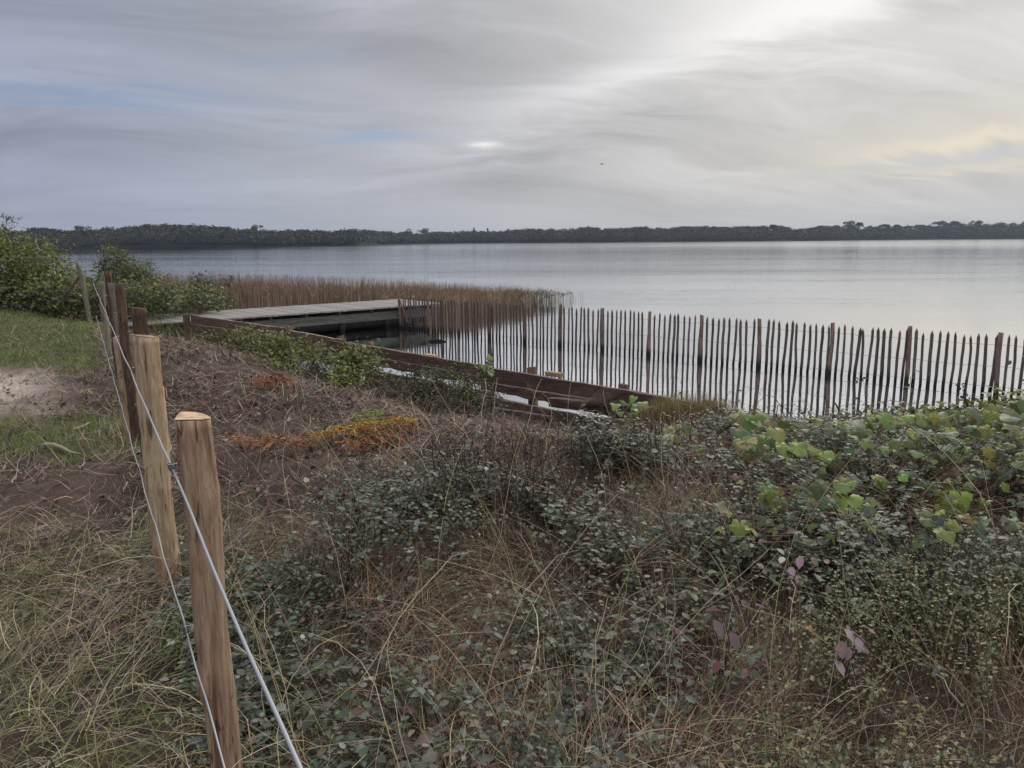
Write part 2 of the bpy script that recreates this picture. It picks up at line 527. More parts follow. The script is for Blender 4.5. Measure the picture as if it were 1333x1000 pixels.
def blades(g, bx, by, length, width, th0, bend, yaw, cols, seg=4, h0=0.0, follow=0.5, tipw=0.15):
    """grass blades; th0 = lean from vertical at the base, bend = extra lean per segment"""
    k = len(bx)
    if k == 0: return
    th0, bend, yaw, length, width, h0 = [np.broadcast_to(np.asarray(a, float), (k,)) for a in (th0, bend, yaw, length, width, h0)]
    gz = G(bx, by)
    pr = np.zeros(k); pz = np.zeros(k)
    P = [(bx + 0 * pr, by + 0 * pr, gz + h0)]
    wob = R.normal(0, 0.18, (seg, k))
    yw = yaw.copy()
    px_, py_ = bx.copy(), by.copy()
    for i in range(seg):
        th = np.clip(th0 + bend * (i + 0.5), 0, 2.4)
        ds = length / seg
        yw = yw + wob[i]
        px_ = px_ + np.sin(th) * ds * np.cos(yw); py_ = py_ + np.sin(th) * ds * np.sin(yw)
        pz = pz + np.cos(th) * ds
        z = gz * (1 - follow) + (G(px_, py_) if follow > 0 else 0) * follow + h0 + pz
        z = np.maximum(z, gz - 0.02)
        P.append((px_.copy(), py_.copy(), z))
    P = np.array(P).transpose(2, 0, 1)                 # k, seg+1, 3
    side = np.stack([-np.sin(yaw), np.cos(yaw), R.normal(0, 0.35, k)], 1)
    side /= np.linalg.norm(side, axis=1)[:, None]
    tw = np.linspace(1, tipw, seg + 1) ** 0.8
    hw = width[:, None] * tw[None] * 0.5
    A = P - side[:, None] * hw[..., None]; B = P + side[:, None] * hw[..., None]
    v = np.stack([A, B], 2).reshape(k, -1, 3)
    q = np.array([(2 * i, 2 * i + 1, 2 * i + 3, 2 * i + 2) for i in range(seg)])
    f = (q[None] + (np.arange(k) * 2 * (seg + 1))[:, None, None]).reshape(-1, 4)
    g.add(v.reshape(-1, 3), f, np.repeat(cols, 2 * (seg + 1), 0))


def tubes(g, P, rad, cols, sides=3, cap=False):
    """P (k,m,3) polylines, rad (k,m)"""
    P = np.asarray(P, float); k, m_, _ = P.shape
    rad = np.broadcast_to(np.asarray(rad, float), (k, m_))
    T = np.gradient(P, axis=1); T /= np.linalg.norm(T, axis=2)[..., None] + 1e-9
    ref = np.where(np.abs(T[..., 2:3]) > 0.9, np.array([1., 0, 0]), np.array([0., 0, 1.]))
    U = np.cross(T, ref); U /= np.linalg.norm(U, axis=2)[..., None] + 1e-9
    W = np.cross(T, U)
    ang = np.arange(sides) * 2 * math.pi / sides
    v = P[:, :, None] + (U[:, :, None] * np.cos(ang)[None, None, :, None] + W[:, :, None] * np.sin(ang)[None, None, :, None]) * rad[..., None, None]
    q = []
    for i in range(m_ - 1):
        for j in range(sides):
            a = i * sides + j; b = i * sides + (j + 1) % sides
            q.append((a, b, b + sides, a + sides))
    q = np.array(q)
    fl = [(q[None] + (np.arange(k) * m_ * sides)[:, None, None]).reshape(-1, 4)]
    if cap and sides > 2:
        t = np.array([[(m_ - 1) * sides + j for j in range(sides)], list(range(sides))[::-1]])
        fl.append((t[None] + (np.arange(k) * m_ * sides)[:, None, None]).reshape(-1, sides))
    cols = np.asarray(cols, float)
    if cols.ndim == 1: cols = np.tile(cols, (k, 1))
    g.add(v.reshape(-1, 3), fl, np.repeat(cols, m_ * sides, 0))


def box(g, x0, x1, y0, y1, z0, z1, nx=1, jit=0.0, seed=0):
    """long box along x with nx segments; jit roughens it"""
    rr = np.random.default_rng(seed)
    xs = np.linspace(x0, x1, nx + 1)
    v = []
    for x in xs:
        for (y, z) in ((y0, z0), (y1, z0), (y1, z1), (y0, z1)):
            v.append((x + rr.normal(0, jit * 0.5), y + rr.normal(0, jit), z + rr.normal(0, jit)))
    f = []
    for i in range(nx):
        for j in range(4):
            a = 4 * i + j; b = 4 * i + (j + 1) % 4
            f.append((a, b, b + 4, a + 4))
    f += [(3, 2, 1, 0), (4 * nx, 4 * nx + 1, 4 * nx + 2, 4 * nx + 3)]
    g.add(v, np.array(f), flat=True)


def lathe_poly(g, sect, z0, z1, rings, lean=(0, 0), jit=0.004, taper=1.0, tilt=0.0, seed=0, point=0.0, knots=()):
    """post with section polygon sect [(x,y)], noisy sides, flat slanted top (or pointed)"""
    rr = np.random.default_rng(seed); n = len(sect)
    v = []
    bend = rr.normal(0, 1, (4, 2))
    for i in range(rings + 1):
        t = i / rings; z = z0 + (z1 - z0) * t
        s = 1 + (taper - 1) * t
        kn = [(kz, ka) for kz, ka in knots if abs(z - kz) < 0.12]
        wx_ = lean[0] * t * (z1 - z0) + jit * 1.5 * (bend[0, 0] * math.sin(2.3 * t * 3 + bend[1, 0]) + 0.5 * math.sin(t * 17 + bend[2, 0]))
        wy_ = lean[1] * t * (z1 - z0) + jit * 1.5 * (bend[0, 1] * math.sin(2.1 * t * 3 + bend[1, 1]))
        for j, (x, y) in enumerate(sect):
            q = s * (1 + rr.normal(0, jit * 4)) * (1 + 0.05 * math.sin(t * 9 + j * 1.7 + seed))
            for kz, ka in kn:
                da_ = math.atan2(y, x) - ka; da_ = math.atan2(math.sin(da_), math.cos(da_))
                q *= 1 + 0.28 * math.exp(-(da_ / 0.5) ** 2 - ((z - kz) / 0.035) ** 2)
            zz = z + (tilt * (x + 0.6 * y) if i == rings else 0)
            v.append((wx_ + x * q, wy_ + y * q, zz))
    f = [(i * n + j, i * n + (j + 1) % n, (i + 1) * n + (j + 1) % n, (i + 1) * n + j) for i in range(rings) for j in range(n)]
    fl = [np.array(f)]
    b = len(v)
    if point:
        cx = np.mean([q[0] for q in v[-n:]]); cy = np.mean([q[1] for q in v[-n:]])
        v.append((cx + rr.normal(0, 0.003), cy, z1 + point))
        fl.append(np.array([(rings * n + j, rings * n + (j + 1) % n, b) for j in range(n)]))
    else:
        fl.append(np.array([[rings * n + j for j in range(n)]]))
    g.add(v, fl)


def circ(r, n=12, rx=1.0, flat=None, seed=0):
    rr = np.random.default_rng(seed)
    out = []
    for i in range(n):
        a = 2 * math.pi * i / n
        q = r * (1 + rr.normal(0, 0.04))
        x, y = q * rx * math.cos(a), q * math.sin(a)
        if flat is not None: y = max(y, -flat)
        out.append((x, y))
    return out


def scatter(n, x0, x1, y0, y1, dens):
    """random points accepted with probability dens(x, y)"""
    x = R.uniform(x0, x1, n); y = R.uniform(y0, y1, n)
    k = R.uniform(0, 1, n) < dens(x, y)
    x, y = x[k], y[k]
    u = x / np.maximum(y, 0.3)
    k = (np.abs(u) < 0.85) & (y > 0.9)                # keep what can be near the view
    return x[k], y[k]


# ------------------------------------------------------------------ ground
def grid_axis(segs):
    out = []
    for a, b, st in segs:
        out += list(np.arange(a, b, st))
    out.append(segs[-1][1]); return np.array(out)


gx = grid_axis([(-3000, -400, 260), (-400, -60, 34), (-60, -16, 2.0), (-16, -9, 0.25), (-9, 6, 0.06), (6, 12, 0.2), (12, 60, 2.4), (60, 400, 34), (400, 3000, 260)])
gy = grid_axis([(-400, -20, 38), (-20, 0, 1.0), (0, 1.0, 0.2), (1.0, 9, 0.05), (9, 18, 0.1), (18, 30, 0.4), (30, 60, 3), (60, 400, 34), (400, 3200, 280)])
X, Y = np.meshgrid(gx, gy)
Z = G(X, Y)
ifd = fd(X, Y)
s_ = shore_s(X, Y)
n1 = fbm(X, Y, 1.1, 5, 21); n2 = fbm(X, Y, 5.0, 4, 33)


def sand_mask(x, y):
    n = fbm(x, y, 1.1, 5, 21)
    m = sst(y + (n - 0.5) * 2.0, 6.1, 7.0) * (1 - sst(y + (n - 0.5) * 2.0, 8.0, 9.2)) * sst(-fd(x, y), 0.2, 1.1)
    m2 = sst(y, 9.4, 9.7) * (1 - sst(y, 10.2, 10.5)) * sst(-fd(x, y), 2.2, 3.0) * 0.7
    return np.maximum(m, m2) * sst(fbm(x, y, 2.3, 3, 77), 0.18, 0.42)


def green_mask(x, y):                # short green turf left of the fence
    n = fbm(x, y, 0.9, 4, 51)
    a = sst(y + (n - 0.5) * 2, 8.2, 9.0) * (1 - sst(y, 20, 24))
    b = sst(y + (n - 0.5) * 1.2, 5.1, 5.5) * (1 - sst(y + (n - 0.5) * 1.2, 6.1, 6.6)) * 0.9
    m = np.maximum(a, b) * (1 - sst(fd(x, y), -0.15, 0.45))
    return m * (1 - sand_mask(x, y))


mud = np.array([0.050, 0.036, 0.030]); mulch = np.array([0.085, 0.058, 0.046]); turf = np.array([0.085, 0.088, 0.04])
sandc = np.array([0.42, 0.36, 0.30]); dry = np.array([0.11, 0.085, 0.055]); wetc = np.array([0.025, 0.02, 0.016])
C = mulch[None, None] * (0.6 + 0.8 * n2[..., None]) * np.ones(X.shape + (1,))
mm = sst(n1, 0.42, 0.6)[..., None]
C = C * (1 - mm) + mud * mm
gm = green_mask(X, Y)[..., None]; C = C * (1 - gm) + turf * (0.7 + 0.6 * n2[..., None]) * gm
sm = sand_mask(X, Y)[..., None]; C = C * (1 - sm) + sandc * (0.75 + 0.5 * n2[..., None]) * sm
ws = (1 - sst(s_, 0.1, 1.0))[..., None]; C = C * (1 - ws) + wetc * ws
g = Geo()
ny, nx = X.shape
ii = np.arange(ny * nx).reshape(ny, nx)
f = np.stack([ii[:-1, :-1], ii[:-1, 1:], ii[1:, 1:], ii[1:, :-1]], -1).reshape(-1, 4)
g.add(np.stack([X, Y, Z], -1), f, C.reshape(-1, 3))


def m_ground(n, out):
    a = n.new('ShaderNodeAttribute', attribute_name='col')
    ge = n.new('ShaderNodeNewGeometry')
    P_ = ge.outputs['Position']
    na = n.noise(P_, 9, 6, 0.65); nb = n.noise(P_, 55, 4, 0.6); nc = n.noise(P_, 160, 2)
    c = n.mix(1.0, a.outputs['Color'], n.mix(na, (0.45, 0.43, 0.42), (1.55, 1.55, 1.5)), 'MULTIPLY')
    c = n.mix(1.0, c, n.mix(nb, (0.55, 0.55, 0.55), (1.45, 1.45, 1.45)), 'MULTIPLY')
    h = n.m('ADD', n.m('MULTIPLY', na, 0.5), n.m('ADD', n.m('MULTIPLY', nb, 0.35), n.m('MULTIPLY', nc, 0.15)))
    p = pbsdf(n, c, 0.92, 0.2, 0, bump(n, h, 0.9, 0.03)); n.link(p.outputs[0], out.inputs[0])


o = g.build('ground', mat('earth', m_ground), smooth=True); tag(o, kind='structure')


# ------------------------------------------------------------------ lake
def m_water(n, out):
    ge = n.new('ShaderNodeNewGeometry'); P_ = ge.outputs['Position']
    s = n.new('ShaderNodeSeparateXYZ'); n.link(P_, s.inputs[0])
    dist = n.m('SQRT', n.m('ADD', n.m('POWER', s.outputs[0], 2.0), n.m('POWER', s.outputs[1], 2.0)))
    swell = n.noise(n.mapping(P_, (0.35, 0.9, 1), (0, 0, 0.25)), 0.9, 3, 0.5)
    rip = n.noise(n.mapping(P_, (1.0, 2.6, 1), (0, 0, 0.15)), 1.6, 4, 0.55, 0.3)
    patch = n.ramp(n.noise(n.mapping(P_, (0.012, 0.05, 1), (0, 0, -0.1)), 1.0, 4, 0.55), 0.42, 0.66)
    amp = n.m('ADD', n.m('MULTIPLY', patch, 1.0), 0.35)
    h = n.m('MULTIPLY', n.m('ADD', n.m('MULTIPLY', swell, 0.6), n.m('MULTIPLY', rip, 0.4)), amp)
    near = n.m('MULTIPLY', n.ramp(dist, 14, 50, 0.15, 1.3), n.m('MAXIMUM', n.ramp(dist, 60, 260, 1.0, 0.05), n.ramp(s.outputs[0], -150, -10, 0.0, 0.9)))
    b = n.new('ShaderNodeBump'); b.inputs['Distance'].default_value = 0.035
    n.link(h, b.inputs['Height']); n.link(near, b.inputs['Strength'])
    gl = n.new('ShaderNodeBsdfGlossy'); gl.inputs['Color'].default_value = (0.96, 0.975, 1.0, 1)
    n.link(b.outputs[0], gl.inputs['Normal'])
    n.link(n.m('MULTIPLY', n.ramp(dist, 40, 300, 0.02, 0.11), n.ramp(s.outputs[0], -150, -10, 0.15, 1.0)), gl.inputs['Roughness'])
    df = n.new('ShaderNodeBsdfDiffuse'); df.inputs['Color'].default_value = (0.022, 0.026, 0.028, 1)
    fr = n.new('ShaderNodeFresnel'); fr.inputs['IOR'].default_value = 1.8; n.link(b.outputs[0], fr.inputs['Normal'])
    mx = n.new('ShaderNodeMixShader'); n.link(n.m('POWER', fr.outputs[0], 0.12), mx.inputs[0])
    n.link(df.outputs[0], mx.inputs[1]); n.link(gl.outputs[0], mx.inputs[2])
    n.link(mx.outputs[0], out.inputs[0])


g = Geo()
wx_ = np.array([-3000, -300, -60, -12, 12, 60, 300, 3000.]); wy_ = np.array([5.0, 12, 30, 80, 200, 500, 1200, 3200.])
WX, WY = np.meshgrid(wx_, wy_); ii = np.arange(64).reshape(8, 8)
g.add(np.stack([WX, WY, WX * 0], -1), np.stack([ii[:-1, :-1], ii[:-1, 1:], ii[1:, 1:], ii[1:, :-1]], -1).reshape(-1, 4))
o = g.build('water', mat('lake water', m_water)); tag(o, kind='structure')

# ------------------------------------------------------------------ far shore and its wood
FS = [(-700, 330, 9), (-260, 380, 10), (20, 400, 9.3), (120, 400, 10.2), (175, 400, 11.2), (240, 402, 11.6), (320, 405, 10.6), (400, 408, 9.0), (470, 412, 8.6), (500, 520, 9.8), (560, 560, 8.8), (640, 565, 9.3), (700, 560, 11.0), (760, 560, 11.6), (850, 570, 11.3), (930, 600, 12.4), (1000, 620, 12.6), (1060, 650, 12.2), (1110, 700, 13.6), (1150, 730, 13.0), (1200, 780, 15.4), (1215, 790, 17.8), (1240, 800, 18.4), (1333, 820, 19.2), (1500, 900, 19), (2100, 1000, 20)]
fp = np.array([p for p, _, _ in FS], float); fD = np.array([d for _, d, _ in FS], float); fH = np.array([h for _, _, h in FS], float)
pxs = np.arange(-700, 2100, 3.0)
DD = np.interp(pxs, fp, fD); HH = np.interp(pxs, fp, fH)
SXf = (pxs - 666.5) / 1000 * DD * 1.0; SYf = DD.copy()
g = Geo()
rows = [(0, -0.6), (2, 0.25), (14, 0.7), (140, 5.0), (900, 8.0)]
V = []
for off, z in rows:
    nn = np.stack([SXf * (1 + off / DD), SYf * (1 + off / DD), np.full(len(pxs), z)], 1); V.append(nn)
V = np.concatenate(V); L = len(pxs)
f = np.concatenate([np.stack([np.arange(L - 1) + i * L, np.arange(1, L) + i * L, np.arange(1, L) + (i + 1) * L, np.arange(L - 1) + (i + 1) * L], 1) for i in range(len(rows) - 1)])
g.add(V, f, (0.06, 0.06, 0.04))
o = g.build('far_shore', mat('far earth', m_ground)); tag(o, kind='structure')

# canopy masses: clumps of leaf-sized faces on rounded crowns
CL = leaf_t(0.42, 0.15, 0.3, ((0.5, 1.0),))


def crown(g, c, rx, rz, n, size, cols, wts=None, flat=0.0):
    d = R.normal(0, 1, (n, 3)); d /= np.linalg.norm(d, axis=1)[:, None]
    d[:, 2] = np.abs(d[:, 2]) - flat
    rad = R.uniform(0.65, 1.05, n)
    p = np.asarray(c) + d * rad[:, None] * np.array([rx, rx, rz])
    inst(g, CL[0], CL[1], p, rots(R.uniform(0, 6.28, n), R.uniform(-1.2, 1.2, n), R.uniform(-1, 1, n)), size * R.uniform(0.6, 1.3, n), palette(n, cols, wts))


woodcols = [(0.045, 0.05, 0.032), (0.05, 0.054, 0.034), (0.06, 0.055, 0.036), (0.045, 0.045, 0.032), (0.065, 0.056, 0.038)]
g = Geo()
nb_ = 2600
q = R.uniform(-650, 2050, nb_)
q = np.where(R.uniform(0, 1, nb_) < 0.8, R.uniform(-60, 1400, nb_), q)
for px in q:
    D = np.interp(px, fp, fD); H = np.interp(px, fp, fH)
    row = R.choice([0, 1, 2, 3])
    D2 = D * 1.0 + 4 + row * 9 + R.uniform(-3, 3)
    hh = H * (0.58 + 0.13 * row) * R.uniform(0.93, 1.02) * (1 + 0.30 * (fbm(np.array([px * 0.03]), np.array([1.0]), 1, 3, 5)[0] - 0.5))
    rx = R.uniform(2.6, 5.0)
    crown(g, ((px - 666.5) / 1000 * D2, D2, hh - rx * 0.75 - 0.2), rx, rx * 0.75, 70, 1.15, woodcols)
    if row < 2:                                    # lower skirt of foliage down to the bank
        crown(g, ((px - 666.5) / 1000 * (D + 4), D + 4, hh * 0.35), rx * 0.9, hh * 0.35, 34, 1.2, woodcols)
# dense inner mass so no sky shows through the wood
for r_, k_ in ((16, 0.60), (34, 0.74)):
    base = np.stack([SXf * (1 + r_ / DD), SYf + r_, np.full(L, 0.0)], 1)
    top = base.copy(); top[:, 2] = HH * k_ * (0.9 + 0.2 * fbm(pxs * 0.05, pxs * 0 + r_, 1, 3, 3))
    back = top.copy(); back[:, :2] *= (1 + 8 / DD[:, None]); back[:, 2] -= 1.5
    V = np.concatenate([base, top, back]); f = np.concatenate([np.stack([np.arange(L - 1) + i * L, np.arange(1, L) + i * L, np.arange(1, L) + (i + 1) * L, np.arange(L - 1) + (i + 1) * L], 1) for i in range(2)])
    g.add(V, f, (0.045, 0.05, 0.03))
o = g.build('distant_wood', STRAW); tag(o, 'long low belt of dark woodland across the far side of the lake', 'wood', kind='stuff')


def far_tree(name, px, D, H, r, kind, label, grp=None, col=None):
    x = (px - 666.5) / 1000 * D
    e = empty(name, (x, D, 0.5)); tag(e, label, 'tree', grp)
    gt = Geo(); h = H - 0.5
    P = np.array([[[0, 0, 0], [0.1, 0, h * 0.4], [0.3, 0.1, h * 0.7], [0.2, 0.1, h * 0.94]]])
    tubes(gt, P, np.array([[0.35, 0.28, 0.2, 0.08]]), (0.06, 0.045, 0.035), 6)
    for a in range(7):
        an = a * 0.9; z = h * (0.55 + 0.05 * a)
        L_ = r * (0.7 if kind == 'pine' else 0.5)
        P = np.array([[[0.2, 0.1, z], [math.cos(an) * L_ * 0.5, math.sin(an) * L_ * 0.5, z + h * 0.10], [math.cos(an) * L_, math.sin(an) * L_, z + h * 0.14]]])
        tubes(gt, P, np.array([[0.13, 0.09, 0.04]]), (0.06, 0.045, 0.035), 4)
    gt.build('trunk', TWIG, e)
    gc = Geo(); cols = col or [(0.04, 0.05, 0.027), (0.055, 0.062, 0.03), (0.03, 0.04, 0.022)]
    if kind == 'pine':
        for j in range(6):
            crown(gc, (R.normal(0, r * 0.42), R.normal(0, r * 0.4), h - r * 0.42 + R.normal(0, r * 0.14)), r * 0.5, r * 0.42, 110, 0.9, cols, flat=0.4)
    elif kind == 'poplar':
        for j in range(7):
            t = j / 6; crown(gc, (R.normal(0, 0.15), 0, h * (0.35 + 0.6 * t)), r * (1.0 - 0.75 * t), h * 0.09, 60, 0.7, cols)
    else:
        for j in range(9):
            crown(gc, (R.normal(0, r * 0.45), R.normal(0, r * 0.4), h - r * R.uniform(0.2, 1.1)), r * 0.42, r * 0.36, 55, 0.7, cols)
    gc.build('crown', STRAW, e)


pale = [(0.10, 0.095, 0.06), (0.13, 0.11, 0.075)]
far_tree('far_tree', 120, 412, 10.4, 4.2, 'round', 'round dark tree standing proud of the wood at its far left')
far_tree('far_tree', 340, 425, 10.6, 3.6, 'round', 'thin pale autumn tree rising above the left half of the wood', col=pale)
far_tree('far_tree', 534, 600, 11.0, 4.0, 'round', 'left one of two bare pale trees near the middle of the far shore', 'bare pale trees', pale)
far_tree('far_tree', 554, 602, 11.4, 4.6, 'round', 'right one of two bare pale trees near the middle of the far shore', 'bare pale trees', pale)
far_tree('poplar_tree', 619, 600, 11.0, 1.2, 'poplar', 'slim dark poplar spire just right of the middle bare trees', 'poplar spires')
far_tree('poplar_tree', 637, 602, 10.8, 1.0, 'poplar', 'slim poplar spire, right one of the pair near the middle of the far shore', 'poplar spires')
far_tree('umbrella_pine', 1098, 720, 16.4, 5.2, 'pine', 'flat topped pine standing highest above the wood on the right, before the tall pine belt', 'far pines')
far_tree('umbrella_pine', 1110, 722, 16.0, 4.4, 'pine', 'flat topped pine touching the right side of the highest lone pine', 'far pines')
far_tree('umbrella_pine', 1144, 740, 14.8, 4.0, 'pine', 'small flat topped pine between the lone pines and the tall pine belt', 'far pines')
far_tree('umbrella_pine', 1158, 745, 14.4, 4.6, 'pine', 'broad low pine just left of the slim far spires', 'far pines')
far_tree('umbrella_pine', 1214, 800, 18.6, 5.6, 'pine', 'umbrella pine at the left end of the tall pine belt with sky under its crown', 'far pines')
far_tree('umbrella_pine', 1229, 805, 18.6, 5.0, 'pine', 'umbrella pine second in from the left end of the tall pine belt', 'far pines')
far_tree('umbrella_pine', 1262, 812, 19.2, 5.5, 'pine', 'umbrella pine rising above the middle of the tall pine belt', 'far pines')
far_tree('umbrella_pine', 1000, 640, 13.4, 4.0, 'pine', 'rounded pine rising slightly above the even wood right of centre', 'far pines')

# ------------------------------------------------------------------ reeds in the water
def reed_h(x):
    return np.interp(x, [-14, -8, -3.0, 0.0, 2.3, 5], [1.25, 1.15, 0.92, 0.72, 0.42, 0.28])


g = Geo()
n = 60000
x = R.uniform(-16, 4.5, n); y = R.uniform(21, 33, n)
ynear = np.interp(x, [-16, -13, -10, -5, -3.6, -2.4, -0.6, 2.3, 4.5], [24.5, 24.4, 27.0, 26.7, 25.0, 23.6, 26.0, 30.2, 31.0])
yfar = np.interp(x, [-16, -8, -3, 0, 2.3, 4.5], [31, 30, 29.3, 29.6, 31.6, 31.5])
den = np.where(x < 0.2, 1.0, np.clip((3.2 - x) / 3.0, 0.015, 1.0) ** 1.6) * (0.45 + 0.8 * fbm(x, y, 1.3, 3, 4))
k = (y > ynear + R.normal(0, 0.25, n)) & (y < yfar + R.normal(0, 0.3, n)) & (R.uniform(0, 1, n) < den)
x, y = x[k], y[k]; n = len(x)
h = reed_h(x) * R.uniform(0.62, 1.08, n)
yaw = R.uniform(0, 6.28, n); ln = np.abs(R.normal(0, 0.10, n))
P = np.stack([np.stack([x, y, x * 0 - 0.05], 1), np.stack([x + np.cos(yaw) * ln * h * 0.4, y + np.sin(yaw) * ln * h * 0.4, h * 0.55], 1), np.stack([x + np.cos(yaw) * ln * h * 1.3, y + np.sin(yaw) * ln * h * 1.3, h], 1)], 1)
cr = palette(n, [(0.32, 0.21, 0.14), (0.25, 0.155, 0.11), (0.42, 0.31, 0.21), (0.15, 0.14, 0.08)], [4, 3, 4, 1.8])
cg = palette(n, [(0.07, 0.095, 0.045), (0.12, 0.10, 0.06)])
cc = np.where((R.uniform(0, 1, n) < np.clip((x + 0.5) / 3, 0.03, 0.7))[:, None], cg, cr)
tubes(g, P, np.array([0.0042, 0.0032, 0.0012])[None] * R.uniform(0.8, 1.6, (n, 1)), cc, 3)
k2 = R.uniform(0, 1, n) < 0.55                       # drooping side leaves
b = P[k2][:, 1]; nn = len(b)
inst(g, LEAF_N[0] * np.array([0.28, 1, 1]), LEAF_N[1], b, rots(R.uniform(0, 6.28, nn), R.uniform(0.3, 1.3, nn), R.uniform(-.5, .5, nn)), R.uniform(0.12, 0.3, nn), cc[k2])
o = g.build('reed_bed', STRAW); tag(o, 'band of rusty brown reeds standing in the lake behind the jetty', 'reeds', kind='stuff')

# ------------------------------------------------------------------ paling fences
def paling_mesh(seed, h, wd, tan=False):
    """one split chestnut pale: uneven section, slight bends, sharpened tip; base at z=-0.35"""
    g = Geo()
    sec = circ(wd / 2, 6, 1.0, None, seed)
    sec = [(x_, y_ * 0.8) for x_, y_ in sec]
    lathe_poly(g, sec, -0.35, h - 0.06, 7, (0, 0), 0.0032, 0.85, 0, seed, 0.07)
    return g


fence_px = [521, 558, 597, 637, 684, 729, 785, 845, 912, 990, 1080.5, 1180, 1297]
fence_wl = [427.5, 431.5, 436, 440.5, 446, 450.5, 456, 463, 470.5, 478.5, 488, 499, 511.5]
FP = [at_z(a, b_, 0.0) for a, b_ in zip(fence_px, fence_wl)]
d_ = FP[-1] - FP[-2]
FP.append(FP[-1] + d_ * 0.97); FP.append(FP[-1] + d_ * 0.97)
print('FENCE', [tuple(np.round(p, 2)) for p in FP])
fence = empty('paling_fence', tuple(FP[7]))
tag(fence, 'long chestnut paling fence of pointed wired stakes curving through the shallow water', 'fence')
fo = np.array(FP[7])


def local(o_, p, parent_origin): o_.location = tuple(np.asarray(p) - parent_origin)


post_h = 0.93
pales = []
for i, p in enumerate(FP):
    g = Geo()
    lathe_poly(g, circ(0.038, 9, 1.0, None, i + 40), -0.5, post_h + R.uniform(-0.015, 0.03), 8, (R.normal(0, 0.018), R.normal(0, 0.012)), 0.004, 0.93, R.uniform(-0.4, 0.4), i + 3)
    o = g.build('post', M_PALEPOST, fence); local(o, p, fo)
    o.rotation_euler[2] = R.uniform(0, 6)
for i in range(len(FP) - 1):
    a, b_ = FP[i], FP[i + 1]
    L_ = np.linalg.norm(b_ - a); nb2 = max(5, int(round(L_ / 0.118)))
    n2_ = np.array([-(b_ - a)[1], (b_ - a)[0], 0]) / L_
    for j in range(nb2):
        t = (j + 0.75 + R.normal(0, 0.05)) / (nb2 + 0.5)
        p = a + (b_ - a) * t + n2_ * (0.05 + R.normal(0, 0.008))
        pales.append((p, math.atan2((b_ - a)[1], (b_ - a)[0])))
pales.sort(key=lambda q_: q_[0][1])
lo = Geo(); rest = []
for i, (p, an) in enumerate(pales):
    hh = 0.90 + R.normal(0, 0.018); lean_x = R.normal(0, 0.014); wd = R.uniform(0.046, 0.064)
    g = paling_mesh(100 + i, hh, wd)
    if i < 98:
        o = g.build('pale', M_PALE, fence); local(o, p, fo)
        o.rotation_euler = (R.normal(0, 0.018), lean_x, an)
    else:
        c_, s2 = math.cos(an), math.sin(an)
        v = np.concatenate(g.v); v[:, 0] += v[:, 2] * lean_x
        v = np.stack([v[:, 0] * c_ - v[:, 1] * s2, v[:, 0] * s2 + v[:, 1] * c_, v[:, 2]], 1) + p - fo
        rest.append((v, g.f))
for v, fs in rest: lo.add(v, fs)
if rest:
    o = lo.build('pales', M_PALE, fence); tag(o, kind='stuff')
for zz in (0.76, 0.42, 0.10):
    g = Geo(); pts = []
    for i in range(len(FP) - 1):
        for j in range(10):
            t = j / 10; p = FP[i] + (FP[i + 1] - FP[i]) * t
            pts.append(p + np.array([0.02, -0.02, zz + 0.006 * math.sin(j * 2.2 + i) - 0.02 * math.sin(math.pi * t)]))
    tubes(g, np.array([pts]) - fo, 0.0028, (0.1, 0.1, 0.1), 4)
    g.build('wire', M_DWIRE, fence)
# diagonal brace at the jetty end
g = Geo()
a = FP[0] + np.array([0.0, -0.06, 0.86]); b_ = at_z(537.5, 428, 0.0) + np.array([0, -0.1, -0.15])
tubes(g, np.array([[a, a * 0.5 + b_ * 0.5, b_]]) - fo, 0.019, (0.2, 0.15, 0.1), 6, True)
o = g.build('brace', M_TAN, fence); tag(o, 'pale diagonal brace at the jetty end')

# paling fence on the far side of the jetty
A, B = np.array([-11.6, 25.6, 0]), np.array([-5.0, 26.0, 0])
f2 = empty('paling_fence', tuple(A)); tag(f2, 'short tan paling fence in front of the reeds behind the jetty', 'fence')
for i, t in enumerate(np.linspace(0, 1, 6)):
    g = Geo(); p = A + (B - A) * t
    lathe_poly(g, circ(0.045, 8, 1, None, i), -0.5, 1.02 + (0.04 if i == 5 else 0), 6, (R.normal(0, 0.02), 0), 0.004, 0.95, 0.2, i + 60)
    o = g.build('post', M_TAN, f2); local(o, p, A)
for j in range(60):
    t = (j + 0.5 + R.normal(0, 0.1)) / 60; p = A + (B - A) * t + np.array([0, -0.05, 0])
    g = paling_mesh(300 + j, 0.93 + R.normal(0, 0.03), R.uniform(0.03, 0.045)); o = g.build('pale', M_TAN, f2); local(o, p, A)
    o.rotation_euler = (0, R.normal(0, 0.02), 0)
for zz in (0.75, 0.4):
    g = Geo(); tubes(g, np.array([[A + (B - A) * t + np.array([0, -0.07, zz]) for t in np.linspace(0, 1, 14)]]) - A, 0.003, (0.1,) * 3, 4)
    g.build('wire', M_DWIRE, f2)

